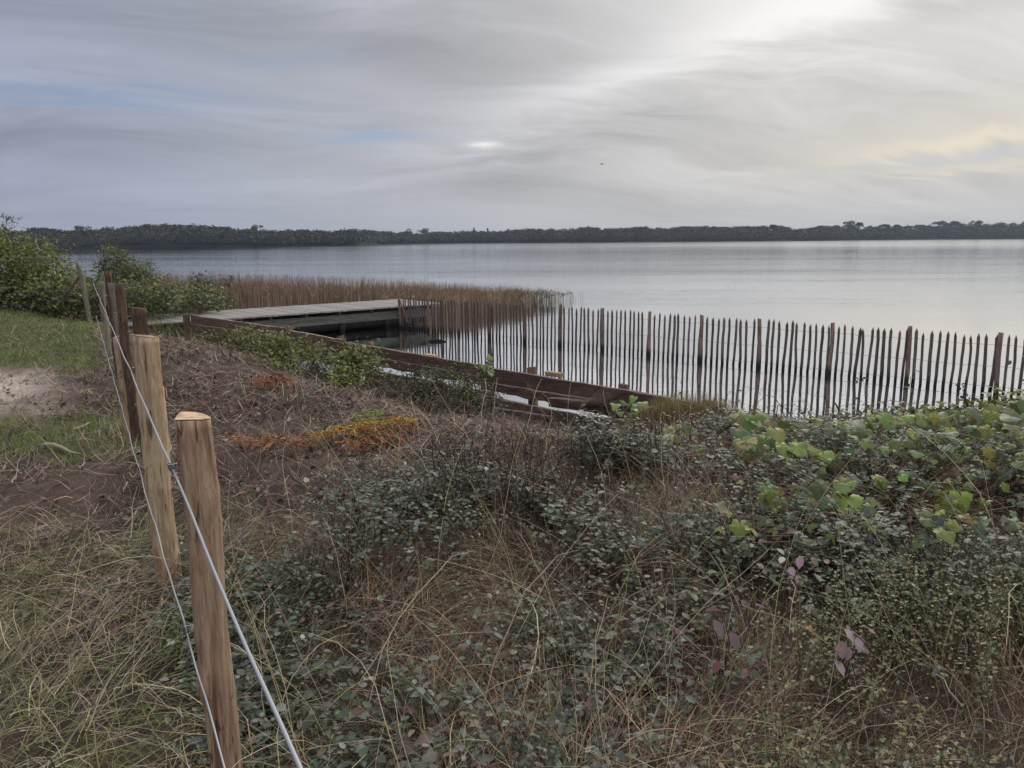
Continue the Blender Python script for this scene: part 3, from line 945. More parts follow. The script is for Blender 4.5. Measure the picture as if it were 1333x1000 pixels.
# ------------------------------------------------------------------ jetty
JA = np.array([-7.0, 17.9]); JD = np.array([3.9, 3.4]); JD /= np.linalg.norm(JD)
jan = math.atan2(JD[1], JD[0]); JZ = 0.62
jet = empty('jetty', (JA[0], JA[1], 0), jan)
tag(jet, 'low grey plank jetty on dark timber beams reaching out between the two paling fences', 'jetty')
x0, x1, W = -2.9, 6.5, 2.1
g = Geo(); xx = x0; i = 0
while xx < x1 - 0.02:
    box(g, xx + 0.004, xx + 0.138, -0.12 + R.normal(0, 0.012), W + R.normal(0, 0.012), JZ - 0.038 + R.normal(0, 0.002), JZ + R.normal(0, 0.002)); xx += 0.145
g.build('deck', M_DECK, jet)
for yy, nm in ((0.04, 'side_beam'), (W - 0.22, 'side_beam')):
    g = Geo(); box(g, x0 + 0.1, x1 - 0.05, yy, yy + 0.09, JZ - 0.36, JZ - 0.14, 14, 0.003, 4); g.build(nm, M_BEAM, jet)
for xx in np.arange(x0 + 0.5, x1, 0.95):
    g = Geo(); box(g, xx, xx + 0.07, -0.02, W - 0.08, JZ - 0.138, JZ - 0.042); g.build('joist', M_PILE, jet)
for xx in (0.2, 2.0, 3.5, 4.9, 6.2):
    for yy in (0.22, W - 0.36):
        g = Geo(); lathe_poly(g, circ(0.085, 10, 1, None, int(xx * 7)), -1.0, JZ - 0.145, 5, (0, 0), 0.003, 0.97, 0, int(xx * 10)); o = g.build('pile', M_PILE, jet); o.location = (xx, yy, 0)
g = Geo(); box(g, 2.0, 6.4, 0.34, 0.39, 0.06, 0.22, 8, 0.004, 9); g.build('brace_board', M_PILE, jet)
g = Geo(); box(g, 2.0, 6.4, W * 0.5, W * 0.5 + 0.04, -0.3, JZ - 0.15, 8, 0.004, 9); g.build('inner_boarding', M_PILE, jet)
g = Geo(); box(g, 5.12, 5.22, -0.10, -0.065, -0.12, JZ - 0.045, 1, 0.002, 2); g.build('mooring_board', M_PILE, jet)

# driftwood beside the jetty head
p = at_z(568, 445, 0.0)
g = Geo(); pts = [p + np.array([-0.2, 0, 0.0]), p + np.array([-0.05, 0.02, 0.01]), p + np.array([0.1, 0, 0.01]), p + np.array([0.24, -0.03, 0.0])]
tubes(g, np.array([pts]), np.array([[0.03, 0.06, 0.05, 0.02]]), (0.02,) * 3, 7, True)
tubes(g, np.array([[pts[1], pts[1] + np.array([0.04, 0.02, 0.10])]]), np.array([[0.015, 0.006]]), (0.02,) * 3, 5, True)
o = g.build('driftwood', M_PILE, None, True, tuple(p)); tag(o, 'small dark lump of driftwood floating beside the jetty head', 'driftwood')

# ------------------------------------------------------------------ plank retaining wall
WA, WB = np.array([-7.2, 17.3]), np.array([1.75, 9.1])
WL = np.linalg.norm(WB - WA); WD = (WB - WA) / WL; wan = math.atan2(WD[1], WD[0])
wall = empty('retaining_wall', (WA[0], WA[1], 0), wan)
tag(wall, 'old red brown plank retaining wall stepping down the bank from the jetty', 'wall')


def plank(x0, x1, y0, y1, zt0, zt1, zb0, zb1, seed, m=M_PLANK, nm='plank'):
    """plank along the wall; top and bottom edges may slope"""
    rr = np.random.default_rng(seed); n = max(4, int((x1 - x0) / 0.16)); v = []
    for i in range(n + 1):
        t = i / n; x = x0 + (x1 - x0) * t
        zt = zt0 + (zt1 - zt0) * t + rr.normal(0, 0.0035) + 0.003 * math.sin(x * 5 + seed); zb = zb0 + (zb1 - zb0) * t + rr.normal(0, 0.007)
        bow = 0.006 * math.sin(math.pi * t)
        for (yy, z) in ((y0, zb), (y1, zb), (y1, zt - 0.008), (y1 - 0.008, zt), (y0 + 0.008, zt), (y0, zt - 0.008)):
            v.append((x, yy + bow + rr.normal(0, 0.003), z))
    f = [(6 * i + j, 6 * i + (j + 1) % 6, 6 * i + 6 + (j + 1) % 6, 6 * i + 6 + j) for i in range(n) for j in range(6)]
    gg = Geo(); gg.add(v, [np.array(f), np.array([[5, 4, 3, 2, 1, 0], [6 * n + j for j in range(6)]])], flat=True)
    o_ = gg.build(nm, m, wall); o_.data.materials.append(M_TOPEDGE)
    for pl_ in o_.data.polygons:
        if pl_.normal.z > 0.6: pl_.material_index = 1  # upward faces of the plank get the paler top-edge wood
    return o_


def wx_at(px, py):                       # distance along the wall for a sight line
    d = ray(px, py); # solve CAM + t d on line
    M_ = np.array([[d[0], -WD[0]], [d[1], -WD[1]]]); t, s = np.linalg.solve(M_, WA); z = CAM[2] + t * d[2]
    return s, z


for q_ in ((250, 407), (375, 425), (437, 438), (480, 449), (560, 463), (640, 478), (700, 486), (760, 494), (830, 511)): print('WALL', q_, np.round(wx_at(*q_), 2))
s1, _ = wx_at(375, 425); s2_, _ = wx_at(437, 438); s3, _ = wx_at(480, 449); s4, _ = wx_at(640, 478); s5 = WL
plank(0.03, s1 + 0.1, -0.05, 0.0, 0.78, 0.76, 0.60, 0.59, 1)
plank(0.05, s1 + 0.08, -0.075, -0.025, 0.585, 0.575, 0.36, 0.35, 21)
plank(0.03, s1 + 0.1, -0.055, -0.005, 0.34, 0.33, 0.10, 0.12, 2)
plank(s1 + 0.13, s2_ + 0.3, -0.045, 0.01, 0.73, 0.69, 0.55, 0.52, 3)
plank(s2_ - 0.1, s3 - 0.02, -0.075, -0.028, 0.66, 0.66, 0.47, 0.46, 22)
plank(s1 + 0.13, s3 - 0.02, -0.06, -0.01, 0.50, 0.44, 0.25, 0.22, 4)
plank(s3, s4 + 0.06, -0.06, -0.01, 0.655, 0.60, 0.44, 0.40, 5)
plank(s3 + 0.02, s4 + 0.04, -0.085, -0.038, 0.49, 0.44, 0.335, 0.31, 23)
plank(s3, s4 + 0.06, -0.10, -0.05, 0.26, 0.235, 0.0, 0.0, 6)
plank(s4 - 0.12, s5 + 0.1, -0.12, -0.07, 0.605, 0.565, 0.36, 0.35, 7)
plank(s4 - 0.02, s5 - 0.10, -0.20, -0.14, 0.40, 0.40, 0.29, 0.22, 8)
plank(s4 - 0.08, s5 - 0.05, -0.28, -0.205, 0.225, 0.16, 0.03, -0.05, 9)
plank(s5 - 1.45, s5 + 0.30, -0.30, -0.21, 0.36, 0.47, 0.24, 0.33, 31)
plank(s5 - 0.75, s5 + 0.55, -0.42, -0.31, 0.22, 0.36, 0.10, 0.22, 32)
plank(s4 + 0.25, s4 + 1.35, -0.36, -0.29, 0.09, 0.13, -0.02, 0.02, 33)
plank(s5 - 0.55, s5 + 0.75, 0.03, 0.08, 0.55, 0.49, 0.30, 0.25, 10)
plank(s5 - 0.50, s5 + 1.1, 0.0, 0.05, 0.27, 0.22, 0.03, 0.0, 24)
# return board at the landing corner
g = Geo(); box(g, -0.03, 0.02, -0.20, -0.06, 0.2, 0.79, 1, 0.004, 3); g.build('end_board', M_PLANK, wall)
for j, (s, zt, yy) in enumerate([(0.12, 0.80, 0.07), (s1 + 0.11, 0.80, -0.03), (s2_, 0.735, 0.06), (s3 - 0.05, 0.70, 0.05), (s3 + 1.2, 0.60, 0.05), (s4 - 0.03, 0.64, 0.04), (s4 + 0.75, 0.66, 0.05), (s5 - 0.55, 0.60, 0.07), (s5 + 0.6, 0.53, 0.16)]):
    g = Geo(); lathe_poly(g, [(-0.055, -0.045), (0.055, -0.045), (0.055, 0.045), (-0.055, 0.045)], -0.5, zt, 6, (R.normal(0, 0.02), 0), 0.003, 0.96, R.uniform(-0.3, 0.3), j)
    o = g.build('post', M_PLANK, wall); o.location = (s, yy, 0)
for s in (s3 + 1.55, s4 + 1.15):       # sawn block on the top edge
    g = Geo(); box(g, -0.13, 0.13, -0.05, 0.04, 0, 0.055, 2, 0.003, 6); o = g.build('block', M_PLANKTOP, wall); o.location = (s, 0.03, 0.585)

# ------------------------------------------------------------------ wire fence on the left
def quarter(r):
    # cleft quarter of a log, split corner towards the camera
    q = [(-.15, -1.6), (.2, -1.3), (.6, -0.9), (.95, -.45), (1.05, .1), (.95, .6), (.65, 1.05), (.2, 1.3), (-.3, 1.38), (-.75, 1.28), (-.95, 1.1), (-.78, .3), (-.5, -.6)]
    return [(x * r, y * r) for x, y in q]


wf = empty('wire_fence', (-0.72, 1.67, 0)); wo_ = np.array([-0.72, 1.67, 0.0])
tag(wf, 'wire strand fence on rough cleft posts running down the left side towards the bushes', 'fence')
WPOST = [(-0.715, 1.674, 1.165, 'q', 0.041, M_SPLIT, 'split post with a freshly cut pale top, nearest'),
         (-1.45, 3.02, 1.18, 'f', 0.050, M_POST, 'second post, round with a knotty side'),
         (-2.07, 4.25, 1.19, 'c', 0.042, M_BARK, 'third post, dark bark'),
         (-2.74, 5.42, 1.26, 'c', 0.034, M_BARK, 'fourth post, dark bark'),
         (-3.50, 6.80, 1.19, 'c', 0.036, M_GREYPOST, None),
         (-4.26, 8.2, 1.24, 'c', 0.034, M_BARK, None),
         (-5.14, 9.7, 1.06, 'c', 0.032, M_GREYPOST, None)]
for i, (x_, y_, h_, kd, r_, m_, lb) in enumerate(WPOST):
    g = Geo(); gz = float(G(np.array(x_), np.array(y_)))
    sec = quarter(r_) if kd == 'q' else circ(r_, 14, 1.0, r_ * 0.62 if kd == 'f' else None, i + 5)
    zt = 0.85 + h_
    lathe_poly(g, sec, gz - 0.4, zt, 60 if i < 2 else 30, (0.0, 0.0), 0.0045, 0.95, R.uniform(-0.15, 0.15), i + 11, 0.0, ((zt - 0.20, -0.6), (zt - 0.62, -1.6), (zt - 0.93, -0.4)) if i < 3 else ())
    o = g.build('post', m_, wf); local(o, (x_, y_, 0), wo_)
    if lb: o['label'] = lb
    if i < 2:
        tp = Geo(); vs = np.concatenate(g.v)[-len(sec):] + np.array([0, 0, 0.0025])
        vs[:, :2] = (vs[:, :2] - vs[:, :2].mean(0)) * 0.985 + vs[:, :2].mean(0)
        tp.add(vs, np.array([list(range(len(sec)))])); tp.build('cut_end', M_PLANKTOP, o)
    if i == 3:                                        # bare strip on the lower half
        pass
# bare-wood stake standing against the third post
g = Geo(); lathe_poly(g, circ(0.036, 10, 1.0, 0.02, 3), 0.55, 1.74, 20, (0, 0), 0.003, 0.9, 0.2, 77)
pz = at_z(169, 596, 0.85); o = g.build('stake', M_POST, wf); local(o, (pz[0], pz[1], 0), wo_); o['label'] = 'bare pale stake standing lower than the dark posts'

ddir = np.array([-0.4868, 0.8735]); nleft = np.array([-0.8735, -0.4868])
for wi, (hz, rad, wav, off) in enumerate(((1.055, 0.0026, 0.0008, 0.050), (0.665, 0.0020, 0.009, 0.052))):
    pts = []; tv = np.linspace(-1.45, 9.2, 220)
    for t in tv:
        base = np.array([-0.715, 1.674]) + ddir * t
        sag = -0.01 * abs(math.sin(math.pi * t / 1.5))
        wv = wav * (math.sin(t * 9.1) + 0.6 * math.sin(t * 17.3 + 1))
        z = 0.85 + hz + sag + wv + (0.0 if wi == 0 else -0.02 * (t > 0) * min(t, 1.5))
        b2 = base + nleft * (off + 0.001 * math.sin(t * 7))
        pts.append((b2[0], b2[1], z))
    g = Geo(); tubes(g, np.array([pts]) - wo_, rad, (0.5,) * 3, 6); g.build('wire', M_WIRE, wf, True)
for i, (x_, y_, *_r) in enumerate(WPOST[:4]):
    for hz in (1.055, 0.665 - (0.02 if i else 0)):
        g = Geo(); p = np.array([x_, y_]) + nleft * 0.050
        a = np.array([p[0], p[1], 0.85 + hz])
        side = np.array([nleft[0], nleft[1], 0]); al = np.array([ddir[0], ddir[1], 0])
        tubes(g, np.array([[a - side * 0.012 + np.array([0, 0, .007]), a + side * 0.006 + np.array([0, 0, .006]), a + side * 0.007, a + side * 0.006 - np.array([0, 0, .006]), a - side * 0.012 - np.array([0, 0, .007])]]) - wo_, 0.0018, (0.4,) * 3, 5)
        g.build('staple', M_WIRE, wf)
        tt_ = np.linspace(0, 9 * math.pi, 46)
        hx = a[None] + side[None] * 0.003 + np.outer((tt_ / tt_[-1] - 0.5) * 0.05, al) + np.outer(np.cos(tt_) * 0.0042, side) + np.outer(np.sin(tt_) * 0.0042, [0, 0, 1])
        g = Geo(); tubes(g, np.array([hx]) - wo_, 0.0011, (0.4,) * 3, 4); g.build('wire_twist', M_DWIRE, wf, True)

# old leaning posts by the hedge
p = at_z(118, 409, 0.85)
g = Geo(); lathe_poly(g, circ(0.055, 9, 1, None, 4), -0.3, 1.12, 10, (-0.12, 0.02), 0.006, 0.9, 0.3, 5)
o = g.build('leaning_post', M_GREYPOST, None, False); o.location = p; tag(o, 'grey weathered post leaning left in front of the bramble hedge', 'post')
g = Geo(); tubes(g, np.array([[(0.0, 0, -0.2), (0.42, 0.1, 0.40), (0.80, 0.2, 0.88)]]), 0.035, (0.1,) * 3, 7, True)
o = g.build('brace_pole', M_BARK); o.location = p + np.array([-0.95, -0.1, 0]); tag(o, 'dark slanting pole propped against the leaning grey post', 'pole')
p = at_z(137, 414, 0.85)
g = Geo(); lathe_poly(g, circ(0.03, 8, 1, None, 8), -0.3, 0.95, 8, (0.02, 0.0), 0.004, 0.9, 0.3, 8)
o = g.build('thin_post', M_GREYPOST); o.location = p; tag(o, 'thin pale stake behind the farthest wire fence posts', 'stake')

# ------------------------------------------------------------------ bushes
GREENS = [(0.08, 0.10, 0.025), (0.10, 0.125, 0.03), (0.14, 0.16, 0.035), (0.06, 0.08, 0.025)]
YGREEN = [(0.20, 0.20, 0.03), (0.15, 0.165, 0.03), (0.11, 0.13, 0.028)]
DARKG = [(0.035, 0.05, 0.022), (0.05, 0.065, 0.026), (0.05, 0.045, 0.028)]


def bush(name, centres, n, size, cols, wts, label, cat, stems=14, templ=TRI, cls=None, upper=None, skirt=0.0, base=None):
    """centres: list of (x, y, z, rx, ry, rz) lobes; leaves in shells with gaps, stems from the ground"""
    c0 = np.array(centres[0][:2]); z0 = float(G(c0[0], c0[1])) if base is None else base
    e = empty(name, (c0[0], c0[1], z0)); tag(e, label, cat)
    org = np.array([c0[0], c0[1], z0])
    gl = Geo(); gs = Geo()
    vol = np.array([c[3] * c[4] + c[4] * c[5] + c[3] * c[5] for c in centres]); share = vol / vol.sum()
    for c, s in zip(centres, share):
        k = int(n * s)
        ncl = max(6, k // 26)                       # leaf clusters give light and dark clumps
        d = R.normal(0, 1, (ncl, 3)); d /= np.linalg.norm(d, axis=1)[:, None]
        rad = R.uniform(0.45, 1.0, ncl) ** 0.6 * (1 + R.normal(0, 0.10, ncl))
        cc = np.array(c[:3]) + d * rad[:, None] * np.array(c[3:6])
        idx = R.integers(0, ncl, k)
        sp = min(c[3:6]) * 0.16 + size * 0.8
        p = cc[idx] + R.normal(0, sp, (k, 3)) * np.array([1, 1, 0.8])
        gz = G(p[:, 0], p[:, 1]); ok = p[:, 2] > gz + skirt
        p = p[ok]; idx = idx[ok]; k = len(p)
        out = (p - np.array(c[:3])); yaw = np.arctan2(out[:, 1], out[:, 0]) - math.pi / 2 + R.normal(0, 0.9, k)
        col = palette(k, cols, wts, 0.16)
        ctint = R.normal(1, 0.13, ncl)[idx][:, None]
        col = col * ctint
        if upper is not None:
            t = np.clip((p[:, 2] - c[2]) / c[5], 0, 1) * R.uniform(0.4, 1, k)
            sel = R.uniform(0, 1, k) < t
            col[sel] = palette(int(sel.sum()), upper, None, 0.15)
        inst(gl, templ[0], templ[1], p - org, rots(yaw, R.uniform(-0.9, 0.5, k), R.normal(0, 0.5, k)), size * R.uniform(0.6, 1.3, k), col)
        ks = max(3, int(stems * s * 2))
        d = R.normal(0, 1, (ks, 3)); d[:, 2] = np.abs(d[:, 2]) * 1.2; d /= np.linalg.norm(d, axis=1)[:, None]
        end = np.array(c[:3]) + d * np.array(c[3:6]) * R.uniform(0.8, 1.15, (ks, 1))
        st = np.stack([c[0] + R.normal(0, c[3] * 0.35, ks), c[1] + R.normal(0, c[4] * 0.35, ks)], 1)
        st = np.concatenate([st, G(st[:, 0], st[:, 1])[:, None] - 0.03], 1)
        midp = st * 0.45 + end * 0.55 + R.normal(0, 0.07, (ks, 3)); midp[:, 2] += 0.08
        q2 = midp * 0.5 + end * 0.5 + R.normal(0, 0.03, (ks, 3)) + np.array([0, 0, 0.04])
        tubes(gs, np.stack([st, midp, q2, end], 1) - org, np.array([0.007, 0.005, 0.0035, 0.0015])[None] * (1 + size * 4), palette(ks, [(0.07, 0.05, 0.035), (0.10, 0.06, 0.04), (0.06, 0.06, 0.03)]), 4)
    gl.build('foliage', LEAF, e); gs.build('stems', TWIG, e)
    return e


def LB(px, py, Y, rx, ry, rz):        # lobe whose centre is seen at (px, py) at distance Y
    p = at_y(px, py, Y); return (p[0], p[1], p[2], rx, ry, rz)


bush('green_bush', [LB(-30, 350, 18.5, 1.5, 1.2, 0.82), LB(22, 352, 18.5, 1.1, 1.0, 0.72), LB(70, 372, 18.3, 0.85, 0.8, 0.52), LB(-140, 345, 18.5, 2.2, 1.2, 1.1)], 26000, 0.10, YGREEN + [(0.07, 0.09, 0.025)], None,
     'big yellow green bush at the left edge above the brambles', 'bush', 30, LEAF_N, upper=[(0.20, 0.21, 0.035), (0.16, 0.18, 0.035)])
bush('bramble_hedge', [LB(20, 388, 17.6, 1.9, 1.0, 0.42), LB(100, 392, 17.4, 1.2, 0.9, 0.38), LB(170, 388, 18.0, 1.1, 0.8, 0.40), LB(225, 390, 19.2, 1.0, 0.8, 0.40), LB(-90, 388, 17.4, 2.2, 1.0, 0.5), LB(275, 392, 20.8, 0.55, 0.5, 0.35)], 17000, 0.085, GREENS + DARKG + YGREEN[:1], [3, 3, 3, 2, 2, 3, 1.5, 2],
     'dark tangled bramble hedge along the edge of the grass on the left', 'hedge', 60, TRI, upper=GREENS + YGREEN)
bush('small_shrub', [LB(160, 352, 20.5, 0.62, 0.5, 0.42), LB(185, 358, 20.4, 0.5, 0.4, 0.30), LB(148, 336, 20.5, 0.30, 0.3, 0.30)], 5200, 0.07, YGREEN + DARKG[:2], None,
     'airy small shrub standing out against the lake left of the reeds', 'shrub', 26, LEAF_N)
bush('bramble_shoots', [LB(262, 368, 22.0, 0.35, 0.2, 0.20), LB(288, 369, 22.0, 0.35, 0.2, 0.20)], 260, 0.09, DARKG, None, 'few dark bramble shoots rising in front of the reeds', 'brambles', 8, TRI)
# sapling top at the far left
e = empty('sapling', tuple(at_y(8, 330, 19.5))); tag(e, 'slender sapling whose open top rises above the big yellow green bush', 'sapling')
org = np.array(e.location); gl, gs = Geo(), Geo()
top = at_y(8, 280, 19.5) - org
st = np.array([[(0, 0, -1.2), (0.02, 0, 0), top * 0.6, top]]); tubes(gs, st, np.array([[0.02, 0.014, 0.009, 0.003]]), (0.07, 0.06, 0.05), 5)
for j in range(16):
    t = R.uniform(0.1, 1); b0 = top * t; d = np.array([R.normal(0, 0.20), R.normal(0, 0.1), R.uniform(0.02, 0.15)])
    tubes(gs, np.array([[b0, b0 + d * 0.6, b0 + d]]), np.array([[0.006, 0.004, 0.002]]), (0.07, 0.06, 0.05), 3)
    kk = 16; p = b0 + d * R.uniform(0.3, 1.1, (kk, 1)) + R.normal(0, 0.03, (kk, 3))
    inst(gl, *LEAF_Q, p, rots(R.uniform(0, 6.28, kk), R.uniform(-1, 0.6, kk), R.normal(0, 0.5, kk)), 0.055 * R.uniform(0.6, 1.3, kk), palette(kk, DARKG + GREENS))
gs.build('trunk', TWIG, e); gl.build('crown', LEAF, e)

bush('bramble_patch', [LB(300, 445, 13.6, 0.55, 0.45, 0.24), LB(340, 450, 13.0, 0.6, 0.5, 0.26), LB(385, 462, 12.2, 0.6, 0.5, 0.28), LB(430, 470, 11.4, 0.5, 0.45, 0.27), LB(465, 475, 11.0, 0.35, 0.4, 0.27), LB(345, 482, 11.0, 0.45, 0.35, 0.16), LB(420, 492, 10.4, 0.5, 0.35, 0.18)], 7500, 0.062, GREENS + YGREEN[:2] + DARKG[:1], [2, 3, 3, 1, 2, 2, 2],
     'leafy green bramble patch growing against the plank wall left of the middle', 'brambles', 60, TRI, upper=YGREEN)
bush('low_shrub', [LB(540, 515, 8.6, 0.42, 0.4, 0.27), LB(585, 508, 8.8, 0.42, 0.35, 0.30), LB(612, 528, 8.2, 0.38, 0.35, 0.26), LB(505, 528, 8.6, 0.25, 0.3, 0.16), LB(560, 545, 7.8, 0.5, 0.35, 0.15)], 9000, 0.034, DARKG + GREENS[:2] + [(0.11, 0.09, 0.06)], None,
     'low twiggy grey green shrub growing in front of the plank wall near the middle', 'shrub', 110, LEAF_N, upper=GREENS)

# ------------------------------------------------------------------ litter, grass and ground cover
def is_right(x, y): return sst(fd(x, y), -0.05, 0.2)


def shrub_mask(x, y):
    """where the small leaved shrub grows"""
    yb = np.interp(x, [-2.2, -1.4, -0.7, -0.2, 0.75, 1.5, 2.2, 6], [3.2, 3.55, 4.1, 4.8, 5.5, 6.3, 7.2, 7.8])
    n = fbm(x, y, 1.5, 4, 91)
    m = 1 - sst(y + (n - 0.5) * 1.4, yb - 0.25, yb + 0.15)
    straw = sst(fbm(x, y, 1.2, 3, 14) + 0.14 * (1 - sst(y, 2.2, 2.9)) + 0.30 * np.exp(-((x + 0.25) / 0.35) ** 2 - ((y - 2.75) / 0.5) ** 2), 0.52, 0.68)
    return m * is_right(x, y) * (1 - 0.72 * straw)


def canopy(x, y):
    n = fbm(x, y, 1.7, 4, 61)
    h = 0.10 + 0.42 * n ** 1.3 * sst(fd(x, y), 0.1, 0.8)
    h = h * (1 - 0.55 * sst(y, 4.2, 5.6) * (1 - sst(x, 1.0, 2.2)))
    h = h + 0.10 * sst(x, 1.2, 2.6) * sst(y, 3.2, 4.2) * (1 - sst(y, 4.6, 5.4))
    h = h * (1 - 0.55 * sst(y, 4.9, 6.2))
    return h * (0.55 + 0.45 * sst(y, 1.5, 2.6))


# flat litter: bits of stalk, twig and dead leaf
g = Geo()
x, y = scatter(150000, -9, 4, 2.5, 14, lambda x, y: (0.25 + 0.75 * sst(fbm(x, y, 2.2, 3, 8), 0.35, 0.6)) * np.where(fd(x, y) > -0.1, 1.0, 0.95 * (1 - green_mask(x, y) * 0.8) * (1 - sand_mask(x, y) * 0.75)) * sst(shore_s(x, y), 0.15, 0.5) * np.clip(5 / y, 0.2, 1) ** 1.2)
k = len(x); print('litter', k)
cols = palette(k, [(0.16, 0.115, 0.09), (0.26, 0.195, 0.145), (0.075, 0.05, 0.042), (0.38, 0.30, 0.22), (0.17, 0.085, 0.06), (0.17, 0.155, 0.12)], [4, 4, 3, 2, 1.5, 2], 0.28)
blades(g, x, y, R.uniform(0.04, 0.22, k) * (0.7 + y * 0.06), R.uniform(0.002, 0.006, k) * (0.7 + y * 0.08), R.uniform(1.0, 1.65, k), R.normal(0.02, 0.12, k), R.uniform(0, 6.28, k), cols, 3, R.uniform(0, 0.03, k), 0.9, 0.5)
x, y = scatter(34000, -9, 4, 2.6, 12, lambda x, y: (0.15 + 0.85 * sst(fbm(x, y, 1.7, 3, 18), 0.4, 0.6)) * np.where(fd(x, y) > -0.1, 1.0, 0.3 * (1 - green_mask(x, y))) * sst(shore_s(x, y), 0.15, 0.5) * np.clip(5 / y, 0.3, 1))
k = len(x); p = np.stack([x, y, G(x, y) + R.uniform(0.0, 0.03, k)], 1)
inst(g, *leaf_t(0.34, 0.22, 0.5, ((0.25, 0.8), (0.6, 1.0))), p, rots(R.uniform(0, 6.28, k), R.uniform(-0.5, 0.7, k), R.normal(0, 0.6, k)), R.uniform(0.02, 0.055, k), palette(k, [(0.12, 0.08, 0.06), (0.18, 0.13, 0.10), (0.07, 0.045, 0.04), (0.20, 0.15, 0.13), (0.14, 0.07, 0.04)], None, 0.25))
o = g.build('dead_litter', TWIG); tag(o, 'brown litter of dead stalks and curled leaves over the cleared bank', 'litter', kind='stuff')

# short turf on the left
g = Geo()
x, y = scatter(330000, -16, -1, 4.6, 19, lambda x, y: np.clip(green_mask(x, y) * 1.1 + 0.05 * (fd(x, y) < 0) * (1 - sand_mask(x, y)), 0, 1) * (0.35 + 0.8 * fbm(x, y, 2.5, 3, 6)) * np.clip(9 / y, 0.4, 1))
k = len(x); print('turf', k)
hs = (0.02 + 0.11 * fbm(x, y, 2.2, 4, 70) ** 2) * (1 + 1.3 * sst(y, 14.5, 17)) * (1 + 0.6 * (y < 6.8))
cols = palette(k, [(0.13, 0.19, 0.035), (0.18, 0.24, 0.045), (0.085, 0.12, 0.025), (0.30, 0.25, 0.15)], [4, 3, 3, 1.6])
dryp = sst(fbm(x, y, 1.6, 4, 123), 0.50, 0.62)[:, None]; cols = cols * (1 - dryp * 0.5) + np.array([0.20, 0.17, 0.10]) * dryp * 0.5
blades(g, x, y, hs * R.uniform(0.6, 1.6, k), R.uniform(0.003, 0.006, k) * (0.6 + y * 0.09), R.uniform(0.1, 0.8, k), R.uniform(0.05, 0.4, k), R.uniform(0, 6.28, k), cols, 3, 0, 0.2)
o = g.build('turf', STRAW); tag(o, 'short green turf beside the sandy track left of the wire fence', 'grass', kind='stuff')

# long tangled grass near the camera, left and along the fence
g = Geo()
def longgrass(x, y):
    n = fbm(x, y, 1.6, 4, 44)
    m = (1 - sst(y + (n - 0.5) * 1.5, 3.1, 3.7)) * (1 - sst(fd(x, y), 0.25, 0.7))
    base_tufts = np.exp(-((fd(x, y)) / 0.16) ** 2) * 0.30 * (y < 12)
    return np.clip(m + base_tufts, 0, 1)
x, y = scatter(110000, -4.5, 0.6, 0.9, 12, lambda x, y: np.clip(longgrass(x, y) + 0.10 * (fd(x, y) < 0) * (y < 5.2) * sst(fbm(x, y, 2.0, 3, 5), 0.45, 0.6), 0, 1) * np.clip(3.5 / y, 0.1, 1))
k = len(x); print('long', k)
fl = fbm(x, y, 1.3, 3, 12)                            # combed direction patches
yaw = 0.6 + (fl - 0.5) * 7 + R.normal(0, 1.0, k)
green = sst(fbm(x, y, 1.9, 3, 29) + 0.06 * (y - 1.6), 0.42, 0.62)
cg = palette(k, [(0.14, 0.17, 0.05), (0.18, 0.21, 0.07), (0.10, 0.125, 0.04)]); cs = palette(k, [(0.42, 0.34, 0.23), (0.54, 0.45, 0.31), (0.31, 0.24, 0.16), (0.26, 0.24, 0.14), (0.20, 0.14, 0.11)])
cols = np.where((R.uniform(0, 1, k) < 0.08 + 0.46 * green)[:, None], cg, cs)
blades(g, x, y, R.uniform(0.10, 0.36, k), R.uniform(0.0018, 0.0046, k), R.uniform(0.5, 1.6, k), R.uniform(-0.02, 0.28, k), yaw, cols, 5, R.uniform(0, 0.05, k), 0.7)
o = g.build('long_grass', STRAW); tag(o, 'tangled long grass, green and straw coloured, at the foot of the nearest fence posts', 'grass', kind='stuff')

# small leaved shrub cover in the foreground
g = Geo(); gtw = Geo()
n = 22000
x, y = scatter(n * 3, -2.3, 6.5, 1.0, 8.2, lambda x, y: shrub_mask(x, y) * np.clip(3.4 / y, 0.25, 1) * sst(shore_s(x, y), 0.2, 0.7) * (0.02 + 1.15 * sst(fbm(x, y, 2.1, 4, 72), 0.43, 0.58)))
k = len(x); print('twigs', k)
# each twig arches up from the ground and carries leaves along its outer half
H = canopy(x, y) * R.uniform(0.45, 1.12, k); yaw = R.uniform(0, 6.28, k); rch = R.uniform(0.04, 0.22, k)
base = np.stack([x, y, G(x, y)], 1)
ux = np.stack([np.cos(yaw), np.sin(yaw), np.zeros(k)], 1)
T1 = base + ux * (rch * 0.3)[:, None] + np.array([0, 0, 1.]) * (H * 0.6)[:, None]
T2 = base + ux * (rch * 0.8)[:, None] + np.array([0, 0, 1.]) * (H * 0.95)[:, None]
T3 = base + ux * (rch * 1.5)[:, None] + np.array([0, 0, 1.]) * (H * 1.02)[:, None]
tubes(gtw, np.stack([base, T1, T2, T3], 1), np.array([0.0022, 0.0017, 0.0012, 0.0007])[None], palette(k, [(0.075, 0.05, 0.04), (0.10, 0.07, 0.05), (0.05, 0.04, 0.03)]), 3)
nl = 13
tint0 = R.uniform(0, 1, k) ** 1.5                    # each twig has its own leaf tone
